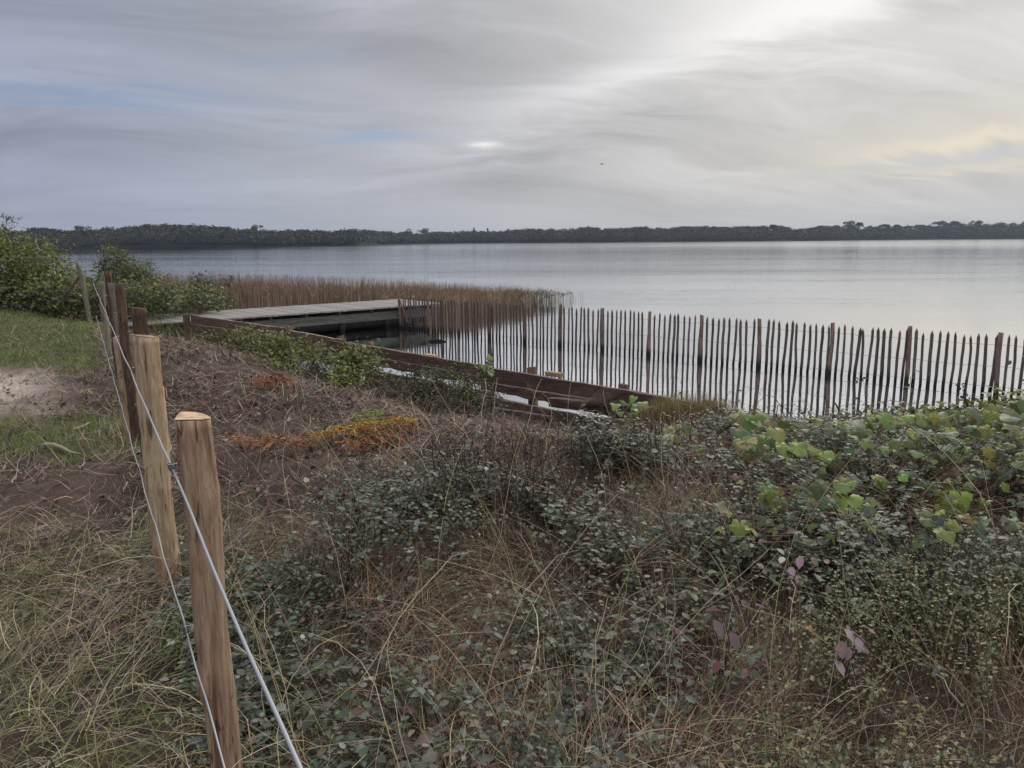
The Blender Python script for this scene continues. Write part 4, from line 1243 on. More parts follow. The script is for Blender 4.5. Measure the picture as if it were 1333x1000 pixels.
for j in range(nl):
    t = 0.28 + 0.72 * j / (nl - 1)
    q1 = base * (1 - t) ** 3 + 3 * T1 * t * (1 - t) ** 2 + 3 * T2 * t * t * (1 - t) + T3 * t ** 3
    keep = R.uniform(0, 1, k) < 0.50 + 0.48 * t
    q1 = q1[keep]; kk = len(q1)
    yw = yaw[keep] + (1.2 if j % 2 else -1.2) - math.pi / 2 + R.normal(0, 0.5, kk)
    fx = fbm(q1[:, 0], q1[:, 1], 1.1, 3, 99)
    cA = palette(kk, [(0.13, 0.15, 0.11), (0.105, 0.125, 0.088), (0.18, 0.195, 0.15), (0.07, 0.088, 0.055)], [3, 3, 2.4, 2], 0.2)
    cB = palette(kk, [(0.07, 0.095, 0.045), (0.10, 0.12, 0.05), (0.12, 0.09, 0.06)], [3, 3, 1], 0.2)
    cols = np.where((R.uniform(0, 1, kk) < 0.22 + 0.6 * sst(fx, 0.45, 0.65))[:, None], cB, cA)
    cols = cols * (1.12 - 0.5 * tint0[keep])[:, None]
    dd = R.uniform(0, 1, kk) < 0.06; cols[dd] = palette(int(dd.sum()), [(0.20, 0.14, 0.10), (0.14, 0.08, 0.06)])
    inst(g, *LEAF_S, q1, rots(yw, R.uniform(-0.35, 0.45, kk), R.normal(0, 0.35, kk)), R.gamma(9, 0.0027, kk) * (0.6 + 0.85 * fbm(q1[:, 0], q1[:, 1], 2.7, 3, 65)) * (0.85 + q1[:, 1] * 0.05), cols)
o = g.build('shrub_cover', LEAF); tag(o, 'dense cover of low shrub with tiny grey green leaves across the foreground', 'ground cover', kind='stuff')
o2 = gtw.build('shrub_twigs', TWIG); tag(o2, 'thin brown twigs under the tiny leaves of the foreground shrub', 'twigs', kind='stuff')

# dark fine undergrowth: bare fine stems between
g = Geo()
x, y = scatter(90000, -2.3, 7, 1.0, 8.6, lambda x, y: is_right(x, y) * np.clip(3.2 / y, 0.2, 1) * sst(shore_s(x, y), 0.15, 0.5) * (0.3 + 0.7 * sst(-y + np.interp(x, [-2.2, -1.4, -0.7, -0.2, 0.75, 1.5, 2.2, 6], [3.2, 3.55, 4.1, 4.8, 5.5, 6.3, 7.2, 7.8]), -0.6, 0.3)))
k = len(x); print('under', k)
cols = palette(k, [(0.12, 0.08, 0.06), (0.20, 0.15, 0.10), (0.07, 0.05, 0.04), (0.09, 0.10, 0.045), (0.26, 0.20, 0.13)], [4, 3, 3, 2, 1.5], 0.25)
blades(g, x, y, (canopy(x, y) * 0.8 + 0.05) * R.uniform(0.4, 1.1, k), R.uniform(0.0016, 0.004, k), R.uniform(0.0, 1.0, k), R.uniform(0.0, 0.35, k), R.uniform(0, 6.28, k), cols, 4, 0, 0.3)
# straw tussocks
x, y = scatter(60000, -1.4, 4.0, 1.0, 4.2, lambda x, y: is_right(x, y) * sst(fbm(x, y, 1.2, 3, 14) + 0.14 * (1 - sst(y, 2.2, 2.9)) + 0.30 * np.exp(-((x + 0.25) / 0.35) ** 2 - ((y - 2.75) / 0.5) ** 2) - 0.10 * sst(x, 0.7, 1.2), 0.50, 0.66) * 0.62)
k = len(x); print('straw', k)
fl = fbm(x, y, 1.1, 3, 15)
cols = palette(k, [(0.33, 0.24, 0.15), (0.42, 0.32, 0.20), (0.24, 0.16, 0.10), (0.14, 0.145, 0.06), (0.17, 0.10, 0.07)], [3, 2, 3, 2, 2], 0.22)
blades(g, x, y, R.uniform(0.10, 0.34, k), R.uniform(0.0014, 0.0032, k), R.uniform(0.2, 1.4, k), R.uniform(0.05, 0.42, k), (fl - 0.5) * 9 + R.normal(0, 0.8, k), cols, 5, R.uniform(0, 0.08, k), 0.4)
# long single stalks leaning through everything
x, y = scatter(2600, -1.4, 5.0, 1.2, 6.0, lambda x, y: is_right(x, y) * 0.7 * np.clip(3 / y, 0, 1))
k = len(x)
cols = palette(k, [(0.40, 0.32, 0.20), (0.50, 0.42, 0.27), (0.30, 0.22, 0.14), (0.22, 0.24, 0.10)], [3, 2, 3, 1], 0.2)
blades(g, x, y, R.uniform(0.35, 0.85, k), R.uniform(0.002, 0.004, k), R.uniform(0.1, 0.9, k), R.uniform(0.03, 0.28, k), R.uniform(0, 6.28, k), cols, 7, R.uniform(0, 0.05, k), 0.3, 0.3)
o = g.build('dry_grass', STRAW); tag(o, 'dry straw coloured grass and fine stalks tangled through the foreground shrub', 'grass', kind='stuff')

# weeds with tiny yellow green flower heads, bottom right
g = Geo()
x, y = scatter(9000, 0.3, 3.2, 1.2, 2.9, lambda x, y: sst(x - 0.35 * y, -0.15, 0.3) * sst(fbm(x, y, 2.0, 3, 37), 0.35, 0.55))
k = len(x); print('weeds', k)
H = R.uniform(0.15, 0.34, k); base = np.stack([x, y, G(x, y)], 1); tip = base + np.stack([R.normal(0, 0.05, k), R.normal(0, 0.05, k), H], 1)
mid = (base + tip) / 2 + R.normal(0, 0.012, (k, 3))
tubes(g, np.stack([base, mid, tip], 1), np.array([0.0018, 0.0014, 0.0008])[None], palette(k, [(0.14, 0.15, 0.06), (0.20, 0.16, 0.09)]), 3)
for j in range(9):
    t = R.uniform(0.4, 1.05, k)[:, None]; p = base * (1 - t) + tip * t + R.normal(0, 0.010, (k, 3))
    inst(g, *LEAF_Q, p, rots(R.uniform(0, 6.28, k), R.uniform(-0.4, 1.0, k), R.normal(0, 0.4, k)), R.uniform(0.009, 0.020, k), palette(k, [(0.19, 0.20, 0.08), (0.14, 0.16, 0.07), (0.25, 0.22, 0.11), (0.16, 0.17, 0.12)], None, 0.2))
o = g.build('weed_cover', LEAF); tag(o, 'patch of pale weeds with tiny yellow green heads in the bottom right corner', 'weeds', kind='stuff')


# ------------------------------------------------------------------ leafy plants that stand out
def at_ground(px, py):
    lo_, hi_ = 0.5, 30.0
    d = ray(px, py)
    for t in np.linspace(0.8, 30, 3000):
        p = CAM + d * t
        if p[2] <= float(G0(np.array(p[0]), np.array(p[1]))): return p
    return CAM + d * 30


def on_cover(px, py, up=0.04):
    d = ray(px, py)
    t = np.linspace(1.0, 14, 1400); P = CAM[None] + d[None] * t[:, None]
    ok = P[:, 2] < G0(P[:, 0], P[:, 1]) + canopy(P[:, 0], P[:, 1]) * 0.95 + up
    i_ = int(np.argmax(ok)); return max(P[i_][1], float(np.interp(py, [540, 600, 700], [4.1, 3.3, 2.7])))


def vine(name, spots, size, cols, label, cat, templ=LOBED, stemc=(0.14, 0.12, 0.06), base=None, upr=0.35, grp=None):
    """spots: [(px, py, Y)] where its leaves hang; all stems leave one root"""
    pts = np.array([at_y(a, b, c) for a, b, c in spots])
    if 2 < len(pts) < 12 and templ is not LEAF_S:
        pts = np.concatenate([pts, pts + R.normal(0, size * 0.55, pts.shape) - np.array([0, 0, size * 0.3])])
    r0 = pts.mean(0); r0[1] += 0.05
    z0 = float(G(np.array(r0[0]), np.array(r0[1]))); org = np.array([r0[0], r0[1], z0])
    e = empty(name, tuple(org)); tag(e, label, cat, grp)
    gl, gs = Geo(), Geo(); k = len(pts)
    yaw = R.uniform(0, 6.28, k)
    m2 = org * 0.4 + pts * 0.6 + R.normal(0, 0.02, (k, 3)); m2[:, 2] = org[2] * 0.35 + pts[:, 2] * 0.65
    tubes(gs, np.stack([np.tile(org, (k, 1)), m2, pts], 1) - org, np.array([0.003, 0.0022, 0.0013])[None], np.tile(stemc, (k, 1)), 4)
    inst(gl, templ[0], templ[1], pts - org, rots(math.pi + R.normal(0, 0.9, k), R.uniform(-1.0, -0.05, k), R.normal(0, 0.35, k)), size * np.clip(R.normal(0.88, 0.24, k), 0.4, 1.4), palette(k, cols, None, 0.16))
    gs.build('stem', TWIG, e); gl.build('leaves', LEAF, e, True)
    return e


def cloud_spots(cx, cy, sx, sy, Y, n, dY=0.15):
    return [(cx + R.normal(0, sx), cy + R.normal(0, sy), Y + R.normal(0, dY)) for _ in range(n)]


BR = [(0.16, 0.24, 0.045), (0.13, 0.20, 0.04), (0.20, 0.26, 0.05)]
BL = [(0.10, 0.17, 0.09), (0.12, 0.19, 0.11)]
vine('broad_leaved_plant', [(1052, 636, 3.63), (1100, 628, 3.63), (1076, 648, 3.53), (1068, 672, 3.44), (1092, 660, 3.53), (1082, 684, 3.35), (1118, 676, 3.44), (1130, 668, 3.49), (1062, 655, 3.53), (1105, 645, 3.58)], 0.092, BL + BR[:1], 'cluster of broad blue green leaves standing over the shrub right of centre', 'plant')
vine('broad_leaved_plant', [(1225, 640, 3.63), (1234, 662, 3.53), (1220, 680, 3.44), (1244, 686, 3.44), (1282, 652, 3.53), (1216, 668, 3.44), (1236, 650, 3.53), (1258, 690, 3.44)], 0.088, [(0.20, 0.25, 0.035), (0.26, 0.28, 0.03)], 'cluster of bright yellow green leaves near the right edge below the brambles', 'plant', LOBED2)
vine('broad_leaved_plant', [(938, 660, 3.72), (925, 628, 3.91), (918, 640, 3.81)], 0.085, BL, 'single drooping blue green leaf with two smaller ones below the grass tussock', 'plant', LEAF_S, upr=-0.8)
vine('broad_leaved_plant', cloud_spots(1155, 790, 14, 10, 3.0, 5), 0.062, [(0.07, 0.13, 0.06)], 'dark green round leaves low in the shrub at right', 'plant')
vine('broad_leaved_plant', [(1268, 760, 2.88), (1280, 768, 2.88), (1306, 745, 2.98), (1290, 700, 3.16)], 0.07, BL, 'few blue green leaves at the right edge under the yellow green cluster', 'plant')
vine('broad_leaved_plant', cloud_spots(533, 601, 8, 6, 5.4, 14, 0.1), 0.055, [(0.15, 0.22, 0.06), (0.19, 0.25, 0.08)], 'small lone pale green leafy tuft below the yellow fern', 'plant')
vine('broad_leaved_plant', cloud_spots(676, 648, 12, 2, 4.6, 4, 0.08), 0.06, [(0.13, 0.2, 0.06)], 'two flat green leaves on the dark stalks near the centre', 'plant')
vine('broad_leaved_plant', cloud_spots(870, 572, 24, 10, 5.7, 34, 0.2), 0.075, [(0.18, 0.25, 0.04), (0.14, 0.2, 0.04)], 'bright green lobed leaves in front of the grass tussock', 'plant', LOBED2)
vine('broad_leaved_plant', cloud_spots(815, 523, 10, 4, 8.6, 8, 0.1), 0.10, [(0.15, 0.22, 0.045)], 'bright leaves at the right end of the plank wall', 'plant', LOBED2)
vine('broad_leaved_plant', cloud_spots(634, 476, 10, 8, 10.4, 12, 0.1), 0.095, [(0.13, 0.17, 0.05)], 'leafy shoot growing over the top edge of the plank wall', 'plant', LOBED2)

# bramble mound on the right bank
bush('bramble_mound', [LB(1010, 578, 6.6, 0.55, 0.45, 0.10), LB(1100, 582, 6.5, 0.6, 0.5, 0.13), LB(1190, 582, 6.4, 0.7, 0.5, 0.16), LB(1280, 580, 6.2, 0.7, 0.5, 0.18), LB(1360, 578, 6.1, 0.8, 0.5, 0.22), LB(1240, 625, 5.2, 0.7, 0.4, 0.16), LB(1330, 622, 5.0, 0.6, 0.4, 0.2)], 4200, 0.055, DARKG + [(0.06, 0.08, 0.05), (0.09, 0.12, 0.08)], None,
     'dark bramble mound covering the bank on the right', 'brambles', 130, TRI)
sp = []
for px in np.arange(955, 1345, 2.6):
    top = np.interp(px, [950, 1000, 1040, 1100, 1180, 1240, 1333], [536, 536, 556, 546, 538, 534, 520])
    sp.append((px + R.normal(0, 3), top + abs(R.normal(0, 1)) * 20, R.uniform(4.5, 5.9)))
    if R.uniform() < 0.9: sp.append((px + R.normal(0, 3), top + 20 + R.uniform(0, 50), R.uniform(4.0, 5.1)))
vine('climbing_vine', sp, 0.098, [(0.15, 0.20, 0.04), (0.20, 0.25, 0.045), (0.10, 0.14, 0.04), (0.12, 0.16, 0.09), (0.18, 0.17, 0.05)], 'vine with bright rounded leaves sprawling along the top of the right bramble mound', 'vine')
sp = []
for _ in range(150):
    px = R.uniform(930, 1345); t = R.uniform(0, 1) ** 1.2
    py = 575 + 130 * t + R.normal(0, 6); sp.append((px, py, on_cover(px, py, R.uniform(0.0, 0.10))))
vine('trailing_bramble', sp, 0.056, [(0.10, 0.13, 0.05), (0.13, 0.16, 0.05), (0.08, 0.105, 0.06), (0.13, 0.15, 0.10), (0.17, 0.19, 0.05), (0.18, 0.10, 0.07)], 'trailing bramble with mid sized dull green leaves tangled over the right half of the shrub', 'brambles', TRI, (0.16, 0.09, 0.07))
sp = []
for _ in range(135):
    px = 930 + 410 * R.uniform(0, 1) ** 0.6; py = 540 + 150 * R.uniform(0, 1) ** 1.9; sp.append((px, py, on_cover(px, py, R.uniform(0.03, 0.12))))
vine('rambling_vine', sp, 0.064, [(0.14, 0.19, 0.045), (0.19, 0.24, 0.05), (0.10, 0.14, 0.05), (0.13, 0.17, 0.10), (0.22, 0.22, 0.05), (0.11, 0.13, 0.05)], 'rambling vine with larger fresh green leaves scattered down the slope on the right', 'vine', LOBED3)
bush('tall_brambles', [LB(1150, 565, 6.3, 0.35, 0.3, 0.13), LB(1215, 563, 6.2, 0.35, 0.3, 0.14), LB(1275, 562, 6.0, 0.38, 0.3, 0.15), LB(1335, 553, 5.9, 0.33, 0.3, 0.20), LB(1075, 568, 6.5, 0.35, 0.3, 0.10), LB(985, 562, 7.0, 0.30, 0.3, 0.10)], 3800, 0.075, GREENS + YGREEN[:2] + [(0.10, 0.12, 0.06)], None,
     'upright green bramble growth against the foot of the paling fence on the right', 'brambles', 90, TRI, upper=YGREEN)
# arching canes through the right side
g = Geo(); k = 150
bx = R.uniform(0.6, 4.6, k); by = R.uniform(2.6, 6.6, k); yw = R.uniform(0, 6.28, k); L_ = R.uniform(0.3, 0.9, k); hh = R.uniform(0.25, 0.6, k) * np.clip(1.25 - by * 0.11, 0.4, 1)
P = []
for t in np.linspace(0, 1, 8):
    xx, yy = bx + np.cos(yw) * L_ * t, by + np.sin(yw) * L_ * t
    P.append(np.stack([xx, yy, G(bx, by) + 4 * hh * t * (1 - t) * 0.9 + 0.12 * hh * t], 1))
tubes(g, np.stack(P, 1), np.array([0.0028, 0.0027, 0.0025, 0.0022, 0.002, 0.0017, 0.0014, 0.001])[None] * R.uniform(0.6, 1.2, (k, 1)), palette(k, [(0.17, 0.11, 0.09), (0.11, 0.065, 0.055), (0.24, 0.18, 0.13), (0.12, 0.12, 0.06)]), 4)
o = g.build('bramble_canes', TWIG); tag(o, 'thin arching bramble canes tangled through the right side of the shrub', 'canes', kind='stuff')
# thin leafy shoots in front of the paling fence
for j, (a, b, c, lab) in enumerate([(1335, 470, 6.0, 'tall dark leafy shoot cutting the right edge in front of the fence'), (1185, 490, 6.4, 'thin shoot of small dark leaves before the third fence post from the right'), (1125, 500, 6.5, 'thin leafy shoot before the pales between the vine and the fence'), (1253, 500, 6.2, 'thin leafy shoot left of the last fence post'), (880, 500, 8.2, 'thin dead stem with curled leaves left of the grass tussock'), (955, 520, 7.6, 'leafy thin stalk behind the grass tussock')]):
    p1 = at_y(a, b, c); p0 = at_y(a - 4, 585, c); k = 26
    e = empty('leafy_shoot', tuple(p0)); tag(e, lab, 'shoot', 'thin shoots against the lake')
    gs, gl = Geo(), Geo(); q = (p1 - p0); mid = q * 0.5 + np.array([0.03, 0, 0])
    tubes(gs, np.array([[q * 0, mid, q]]), np.array([[0.004, 0.003, 0.0015]]), (0.09, 0.07, 0.05), 4)
    t = R.uniform(0.25, 1.05, k)[:, None]; pl = q * t + R.normal(0, 0.035, (k, 3))
    inst(gl, *LEAF_S, pl, rots(R.uniform(0, 6.28, k), R.uniform(-0.9, 0.5, k), R.normal(0, 0.5, k)), R.uniform(0.03, 0.055, k), palette(k, [(0.05, 0.07, 0.035), (0.08, 0.10, 0.05), (0.12, 0.08, 0.05)]))
    gs.build('stem', TWIG, e); gl.build('leaves', LEAF, e)

# grass tussock at the end of the wall
p = at_z(912, 560, 0.45)
e = empty('grass_tussock', tuple(p)); g = Geo(); k = 7500
bx = p[0] + R.normal(0, 0.42, k); by = p[1] + R.normal(0, 0.22, k)
cols = palette(k, [(0.22, 0.20, 0.07), (0.30, 0.22, 0.09), (0.13, 0.15, 0.05), (0.33, 0.22, 0.12)], None, 0.18)
blades(g, bx, by, R.uniform(0.24, 0.50, k) * np.exp(-((bx - p[0]) / 0.75) ** 2), 0.0042, R.uniform(0, 0.45, k), R.uniform(0.02, 0.2, k), np.arctan2(by - p[1], bx - p[0]) + R.normal(0, 0.5, k), cols, 4, 0, 0)
g.v = [q - p for q in g.v]
g.build('blades', STRAW, e); tag(e, 'dense yellow green grass tussock with rusty tips at the right end of the plank wall', 'grass tussock')
# dry tuft hanging over the wall end
p = at_z(785, 520, 0.42)
e = empty('dead_grass_tuft', tuple(p)); g = Geo(); k = 900
bx = p[0] + R.normal(0, 0.20, k); by = p[1] + R.normal(0, 0.08, k) - 0.1
blades(g, bx, by, R.uniform(0.2, 0.5, k), 0.0035, R.uniform(0.6, 1.3, k), R.uniform(0.0, 0.25, k), R.normal(-0.3, 0.35, k), palette(k, [(0.18, 0.13, 0.09), (0.12, 0.085, 0.06)]), 5, 0.34, 0)
g.v = [q - p for q in g.v]
g.build('blades', STRAW, e); tag(e, 'dead brown grass tuft combed over the lower planks near the end of the wall', 'grass tuft')
# reedy green blades by the landing
p = at_z(212, 432, 0.8); e = empty('sedge_tuft', tuple(p)); g = Geo(); k = 160
bx = p[0] + R.normal(0, 0.28, k); by = p[1] + R.normal(0, 0.2, k)
blades(g, bx, by, R.uniform(0.25, 0.55, k), 0.012, R.uniform(0, 0.5, k), R.uniform(0.05, 0.25, k), R.uniform(0, 6.28, k), palette(k, GREENS + [(0.2, 0.17, 0.09)]), 5, 0, 0)
g.v = [q - p for q in g.v]; g.build('blades', STRAW, e); tag(e, 'tuft of broad green sedge beside the landward end of the jetty', 'sedge')


# ferns
def fern(px0, py0, px1, py1, zc, cols, label, wd=0.13, arch=0.10, fronds=2, stems=True):
    a = at_z(px0, py0, zc); b = at_z(px1, py1, zc)
    e = empty('fern', tuple(a)); tag(e, label, 'fern')
    g = Geo(); gs = Geo(); L_ = np.linalg.norm(b - a); d = (b - a) / L_; sd_ = np.array([-d[1], d[0], 0])
    for fr in range(fronds):
        t = np.linspace(0, 1, max(9, int(L_ / 0.024))); da = R.normal(0, 0.10)
        c_ = a + np.outer(t, (b - a)) + np.outer(t * da * L_ + R.normal(0, 0.05), sd_) + np.outer(np.sin(t * math.pi) * arch * R.uniform(0.5, 1.3), [0, 0, 1]) + np.array([0, 0, 0.03 + 0.03 * fr])
        c_[:, 2] += G(c_[:, 0], c_[:, 1]) + 0.035 - a[2]
        tubes(gs, np.array([c_]) - a, 0.0022, cols[0], 4)
        for sg in (-1, 1):
            wv = wd * np.sin(np.clip(t * 0.95 + 0.08, 0, 1) * math.pi) ** 0.7
            kq = len(t); yq = np.full(kq, math.atan2(d[1], d[0]) - math.pi / 2 + sg * 1.15) + R.normal(0, 0.10, kq)
            M_ = rots(yq + R.normal(0, 0.22, kq), R.normal(0.0, 0.28, kq), R.normal(0, 0.5, kq))
            kp = R.uniform(0, 1, kq) < 0.55
            inst(g, LEAF_N[0] * np.array([0.30, 1, 1]), LEAF_N[1], (c_ - a)[kp], M_[kp], (wv * R.uniform(0.5, 1.1, kq))[kp], palette(int(kp.sum()), cols, None, 0.2))
            for q in range(5):                       # pinnules along each side leaflet
                s = (q + 1) / 5
                p = c_ + np.outer(wv * s * sg, sd_) + np.outer(wv * s * 0.35, d) + np.stack([0 * t, 0 * t, -0.05 * s * s * wv / wd + R.normal(0, 0.006, len(t))], 1)
                p = p[R.uniform(0, 1, len(p)) < 0.6]
                for s2 in (-1, 1):
                    k = len(p); yaw = np.full(k, math.atan2(d[1], d[0]) - math.pi / 2 + (0.0 if s2 > 0 else math.pi)) + R.normal(0, 0.25, k)
                    inst(g, *LEAF_Q, p - a, rots(yaw, R.normal(-0.1, 0.3, k), R.normal(0, 0.4, k)), 0.019 * (1.2 - s * 0.6) * R.uniform(0.7, 1.3, k), palette(k, cols, None, 0.15))
    gs.build('stalk', TWIG, e); g.build('frond', STRAW, e)


OR_ = [(0.30, 0.125, 0.05), (0.37, 0.17, 0.065), (0.20, 0.085, 0.045), (0.22, 0.14, 0.09)]
YE = [(0.42, 0.34, 0.04), (0.36, 0.32, 0.05), (0.42, 0.24, 0.04)]
fern(540, 566, 410, 592, 0.90, YE + OR_[:1], 'yellow turning fern frond lying across the litter left of centre', 0.13, 0.06, 3)
fern(548, 566, 415, 606, 0.86, OR_, 'rust orange fern frond under the yellow one', 0.19, 0.0, 3)
fern(420, 606, 300, 612, 0.83, OR_, 'flat orange fern frond beside the nearest post, over dark soil', 0.15, 0.0, 3)
fern(385, 508, 328, 522, 0.86, OR_[::2], 'small rust coloured fern patch farther back before the brambles', 0.22, 0.0, 3)
fern(505, 552, 470, 560, 0.90, [(0.2, 0.27, 0.05), (0.26, 0.3, 0.05)], 'fresh green fern tip above the yellow frond', 0.10, 0.06, 2)

# dark dead stalks near the centre
sproto = []
for v in range(6):
    g = Geo(); h = 0.45
    P = [(0, 0, -0.05), (R.normal(0, 0.012), R.normal(0, 0.012), h * 0.4), (R.normal(0, 0.03), R.normal(0, 0.03), h * 0.75), (R.normal(0, 0.05), R.normal(0, 0.05), h)]
    tubes(g, np.array([P]), np.array([[0.0038, 0.003, 0.0022, 0.001]]), (0.055, 0.04, 0.036), 5)
    for q in range(5):
        t = R.uniform(0.4, 0.9); b0 = np.array(P[0]) * (1 - t) + np.array(P[3]) * t; d = np.array([R.normal(0, 0.04), R.normal(0, 0.04), R.uniform(0.03, 0.09)])
        tubes(g, np.array([[b0, b0 + d * 0.5, b0 + d]]), np.array([[0.0018, 0.0014, 0.0008]]), (0.055, 0.04, 0.036), 3)
        kk = 3; inst(g, *LEAF_Q, b0 + d + R.normal(0, 0.01, (kk, 3)), rots(R.uniform(0, 6.28, kk), R.uniform(-1, 1, kk), R.normal(0, 0.5, kk)), 0.016, palette(kk, [(0.07, 0.05, 0.04), (0.12, 0.08, 0.06)]))
    sproto.append(g.mesh('dead_stalk'))
    sproto[-1].materials.append(TWIG)
for i in range(95):
    px = R.normal(645, 52); py = R.uniform(640, 705)
    if i % 6 == 0: px, py = R.uniform(780, 900), R.uniform(600, 650)
    p = at_ground(px, py)
    o = bpy.data.objects.new('dead_stalk', sproto[i % 6]); COL.objects.link(o)
    o.location = (p[0], p[1], float(G(np.array(p[0]), np.array(p[1])))); o.rotation_euler = (R.normal(0, 0.12), R.normal(0, 0.12), R.uniform(0, 6.28)); s = R.uniform(0.6, 1.1); o.scale = (1, 1, s)
    tag(o, 'thin dark dead stalk standing upright among the shrub near the centre', 'stalk', 'dark dead stalks near the centre')

# pale seed heads
SH = [(440, 642, 'pale fluffy seed head highest on the cleared soil left of centre'), (461, 603, 'browner seed head just below the orange fern'), (437, 588 + 58, None), (494, 603, 'brightest round seed head between the fern and the green tuft'), (435, 615, 'small tan seed head left of the two beside the fern'), (783, 622, 'large pale seed head near the lower end of the wall'), (792, 606, 'seed head behind the large pale one near the wall'), (622, 600, 'small cream seed head among the dead stalks')]
for (a, b, lab) in SH:
    if lab is None: continue
    p = at_ground(a, b + 26); gz = float(G(np.array(p[0]), np.array(p[1]))); H = CAM[2] + ray(a, b)[2] * (p[1] / ray(a, b)[1]) - gz
    H = max(H, 0.14)
    e = empty('seed_head', (p[0], p[1], gz)); tag(e, lab, 'seed head', 'pale seed heads')
    gs, gh = Geo(), Geo()
    tubes(gs, np.array([[(0, 0, -0.02), (0.01, 0, H * 0.5), (0, 0, H)]]), 0.002, (0.13, 0.10, 0.07), 4); k = 240
    d = R.normal(0, 1, (k, 3)); d /= np.linalg.norm(d, axis=1)[:, None]; rr = 0.036 * p[1] / 5
    inst(gh, *LEAF_Q, np.array([0, 0, H]) + d * rr * R.uniform(0.3, 1, (k, 1)) * np.array([1, 1, 0.75]), rots(R.uniform(0, 6.28, k), R.uniform(-1.5, 1.5, k), R.normal(0, 1, k)), 0.013, palette(k, [(0.44, 0.37, 0.31), (0.34, 0.27, 0.22), (0.52, 0.45, 0.38)]))
    gs.build('stem', TWIG, e); gh.build('head', STRAW, e)

# pinkish sprig and dead leaves low right
pk = [(0.30, 0.19, 0.20), (0.36, 0.25, 0.26), (0.24, 0.13, 0.14)]
vine('pink_leaved_sprig', [(1098, 818, 2.11), (1130, 820, 2.11), (1116, 829, 2.08), (1105, 842, 2.06), (1120, 838, 2.08), (1088, 858, 2.05), (1096, 834, 2.08), (1108, 822, 2.11)], 0.068, pk + [(0.42, 0.33, 0.36)], 'sprig of pale pinkish leaves on an arching stem at lower right', 'sprig', LEAF_S, (0.12, 0.08, 0.07), upr=0.15)
vine('pink_leaved_sprig', [(1020, 725, 2.54), (1043, 723, 2.54), (1036, 750, 2.49), (1028, 738, 2.49)], 0.055, pk, 'small pinkish leaf sprig higher up in the dark shrub at right', 'sprig', LEAF_S, (0.12, 0.08, 0.07), upr=0.15)
vine('pink_leaved_sprig', [(983, 788, 2.28), (928, 806, 2.24), (952, 822, 2.19), (936, 860, 2.15), (940, 795, 2.24)], 0.055, [(0.24, 0.10, 0.085), (0.28, 0.2, 0.21), (0.15, 0.10, 0.12)], 'dull red and mauve leaves in the shrub left of the pink sprig', 'sprig', LEAF_S, (0.10, 0.07, 0.06), upr=0.15)
vine('orange_leaf', [(1053, 816, 2.15)], 0.030, [(0.34, 0.16, 0.06)], 'single orange brown leaf just left of the pink sprig', 'leaf', LOBED2, (0.10, 0.07, 0.06))
# arching dead cane from lower right
for pts, lab, r_ in ((((985, 985, 2.0), (1040, 905, 2.2), (1098, 836, 2.42), (1130, 815, 2.5)), 'brown woody cane rising to the pink sprig', 0.004), (((1020, 905, 2.1), (980, 830, 2.4), (1000, 760, 2.6), (1060, 740, 2.9)), 'thin arching cane left of the pink sprig', 0.0022), (((870, 880, 2.2), (880, 780, 2.5), (872, 720, 2.7)), 'thin pale dead stem rising through the dark shrub', 0.002), (((1150, 900, 2.3), (1180, 800, 2.7), (1160, 700, 3.2), (1120, 660, 3.6)), 'long thin arching cane under the yellow green leaves', 0.0022)):
    P = np.array([at_y(*q) for q in pts]); t = np.linspace(0, 1, 14); tt = np.linspace(0, 1, len(P))
    C3 = np.stack([np.interp(t, tt, P[:, i]) for i in range(3)], 1)
    C3[1:-1] = (C3[:-2] + 2 * C3[1:-1] + C3[2:]) / 4; C3[1:-1] = (C3[:-2] + 2 * C3[1:-1] + C3[2:]) / 4
    root = C3[0].copy(); root[2] = float(G(np.array(root[0]), np.array(root[1]))) - 0.02; C3 = np.concatenate([[root], C3])
    g = Geo(); tubes(g, np.array([C3]), np.linspace(r_, r_ * 0.5, 15)[None], (0.19, 0.14, 0.10), 5)
    o = g.build('dead_cane', TWIG, None, True, tuple(root)); tag(o, lab, 'cane')

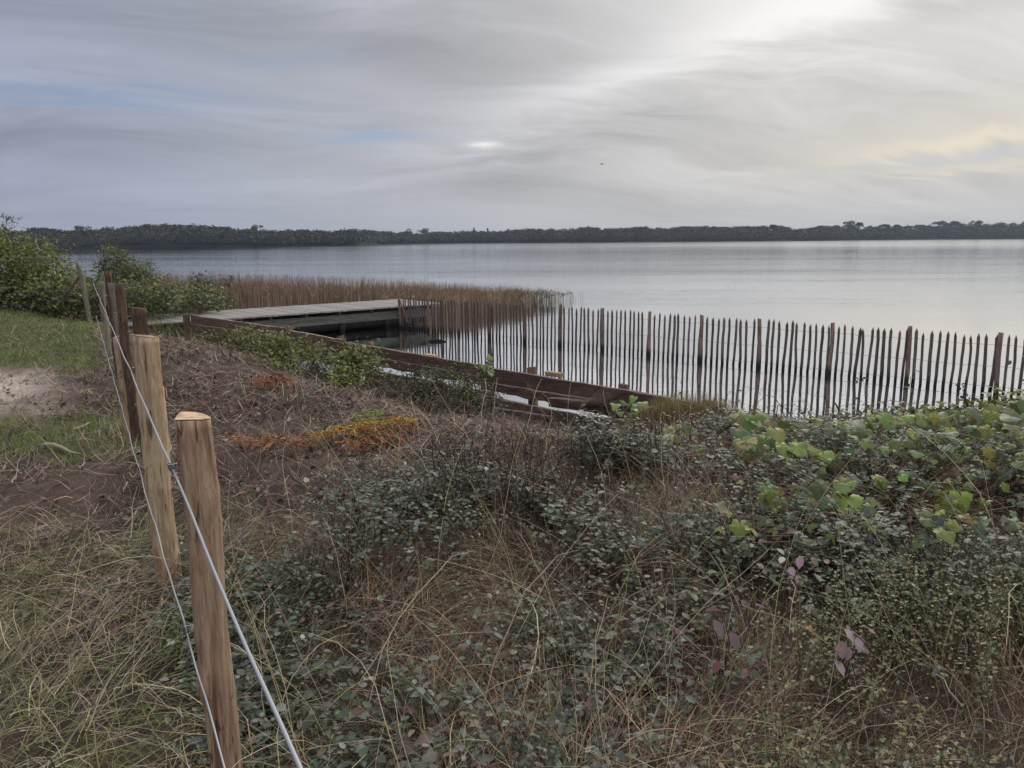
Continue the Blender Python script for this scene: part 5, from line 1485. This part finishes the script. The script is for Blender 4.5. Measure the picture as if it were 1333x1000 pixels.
# ------------------------------------------------------------------ sticks, stones, bird
for (a0, b0, a1, b1, r_, col, lab) in ((48, 590, 106, 594, 0.016, (0.30, 0.25, 0.19), 'pale broken stick lying on the track below the sandy patch'), (280, 507, 332, 506, 0.012, (0.26, 0.21, 0.16), 'grey stick lying on the litter behind the nearest posts'), (430, 560, 460, 556, 0.01, (0.2, 0.14, 0.1), 'short brown twig on the litter beside the yellow fern'), (95, 560, 120, 550, 0.012, (0.32, 0.27, 0.2), 'short pale stick on the green tuft near the fence'), (40, 688, 62, 680, 0.012, (0.32, 0.26, 0.18), 'small pale wood chip on the mud at the left')):
    a = at_ground(a0, b0); b = at_ground(a1, b1); P = []
    for t in np.linspace(0, 1, 6):
        p = a * (1 - t) + b * t + R.normal(0, 0.006, 3); p[2] = float(G(np.array(p[0]), np.array(p[1]))) + r_ + 0.012; P.append(p)
    g = Geo(); tubes(g, np.array([P]), np.array([[0.6, 1, 0.95, 0.9, 0.7, 0.35]]) * r_, col, 6, True)
    o = g.build('stick', TWIG, None, False, tuple(P[0])); tag(o, lab, 'stick')
p = at_ground(307, 975); g = Geo()
tubes(g, np.array([[(-0.02, 0, 0.03), (-0.008, 0, 0.05), (0.012, 0, 0.048), (0.022, 0, 0.03)]]) + p, np.array([[0.006, 0.014, 0.013, 0.004]]), (0.42, 0.37, 0.32), 7, True)
o = g.build('wood_chip', TWIG, None, True, tuple(p)); tag(o, 'pale wood chip beside the foot of the nearest post', 'wood chip')
# bird far over the lake
p = at_y(784, 214, 60.0); g = Geo()
tubes(g, np.array([[(-0.02, -0.14, 0), (0, -0.05, 0.01), (0, 0.06, 0.01), (0, 0.15, 0)]]), np.array([[0.005, 0.03, 0.032, 0.006]]), (0.03, 0.03, 0.03), 8, True)
wv = np.array([(0, 0.07, 0.02), (0, -0.05, 0.02), (0.16, 0.03, 0.08), (0.15, -0.06, 0.07), (0.33, -0.05, 0.03)])
for sg in (1, -1):
    g.add(wv * np.array([sg, 1, 1]), [np.array([(0, 1, 3, 2)]), np.array([(2, 3, 4)])], (0.03, 0.03, 0.03))
    g.add(wv * np.array([sg, 1, 1]) - np.array([0, 0, 0.006]), [np.array([(0, 1, 3, 2)]), np.array([(2, 3, 4)])], (0.03, 0.03, 0.03))
o = g.build('bird', TWIG); o.location = p; o.rotation_euler = (0, 0, 0.6); tag(o, 'tiny dark bird flying over the lake', 'bird')

# ------------------------------------------------------------------ haze over the lake
def m_haze(n, out):
    v = n.new('ShaderNodeVolumePrincipled'); v.inputs['Density'].default_value = 0.00019
    v.inputs['Color'].default_value = (0.70, 0.82, 1.0, 1); v.inputs['Anisotropy'].default_value = 0.2
    n.link(v.outputs[0], out.inputs['Volume'])
HAZE = True
if HAZE:
    g = Geo(); box(g, -1500, 1700, -450, 1500, -3.2, 30)
    o = g.build('haze', mat('air haze', m_haze)); tag(o, kind='stuff')
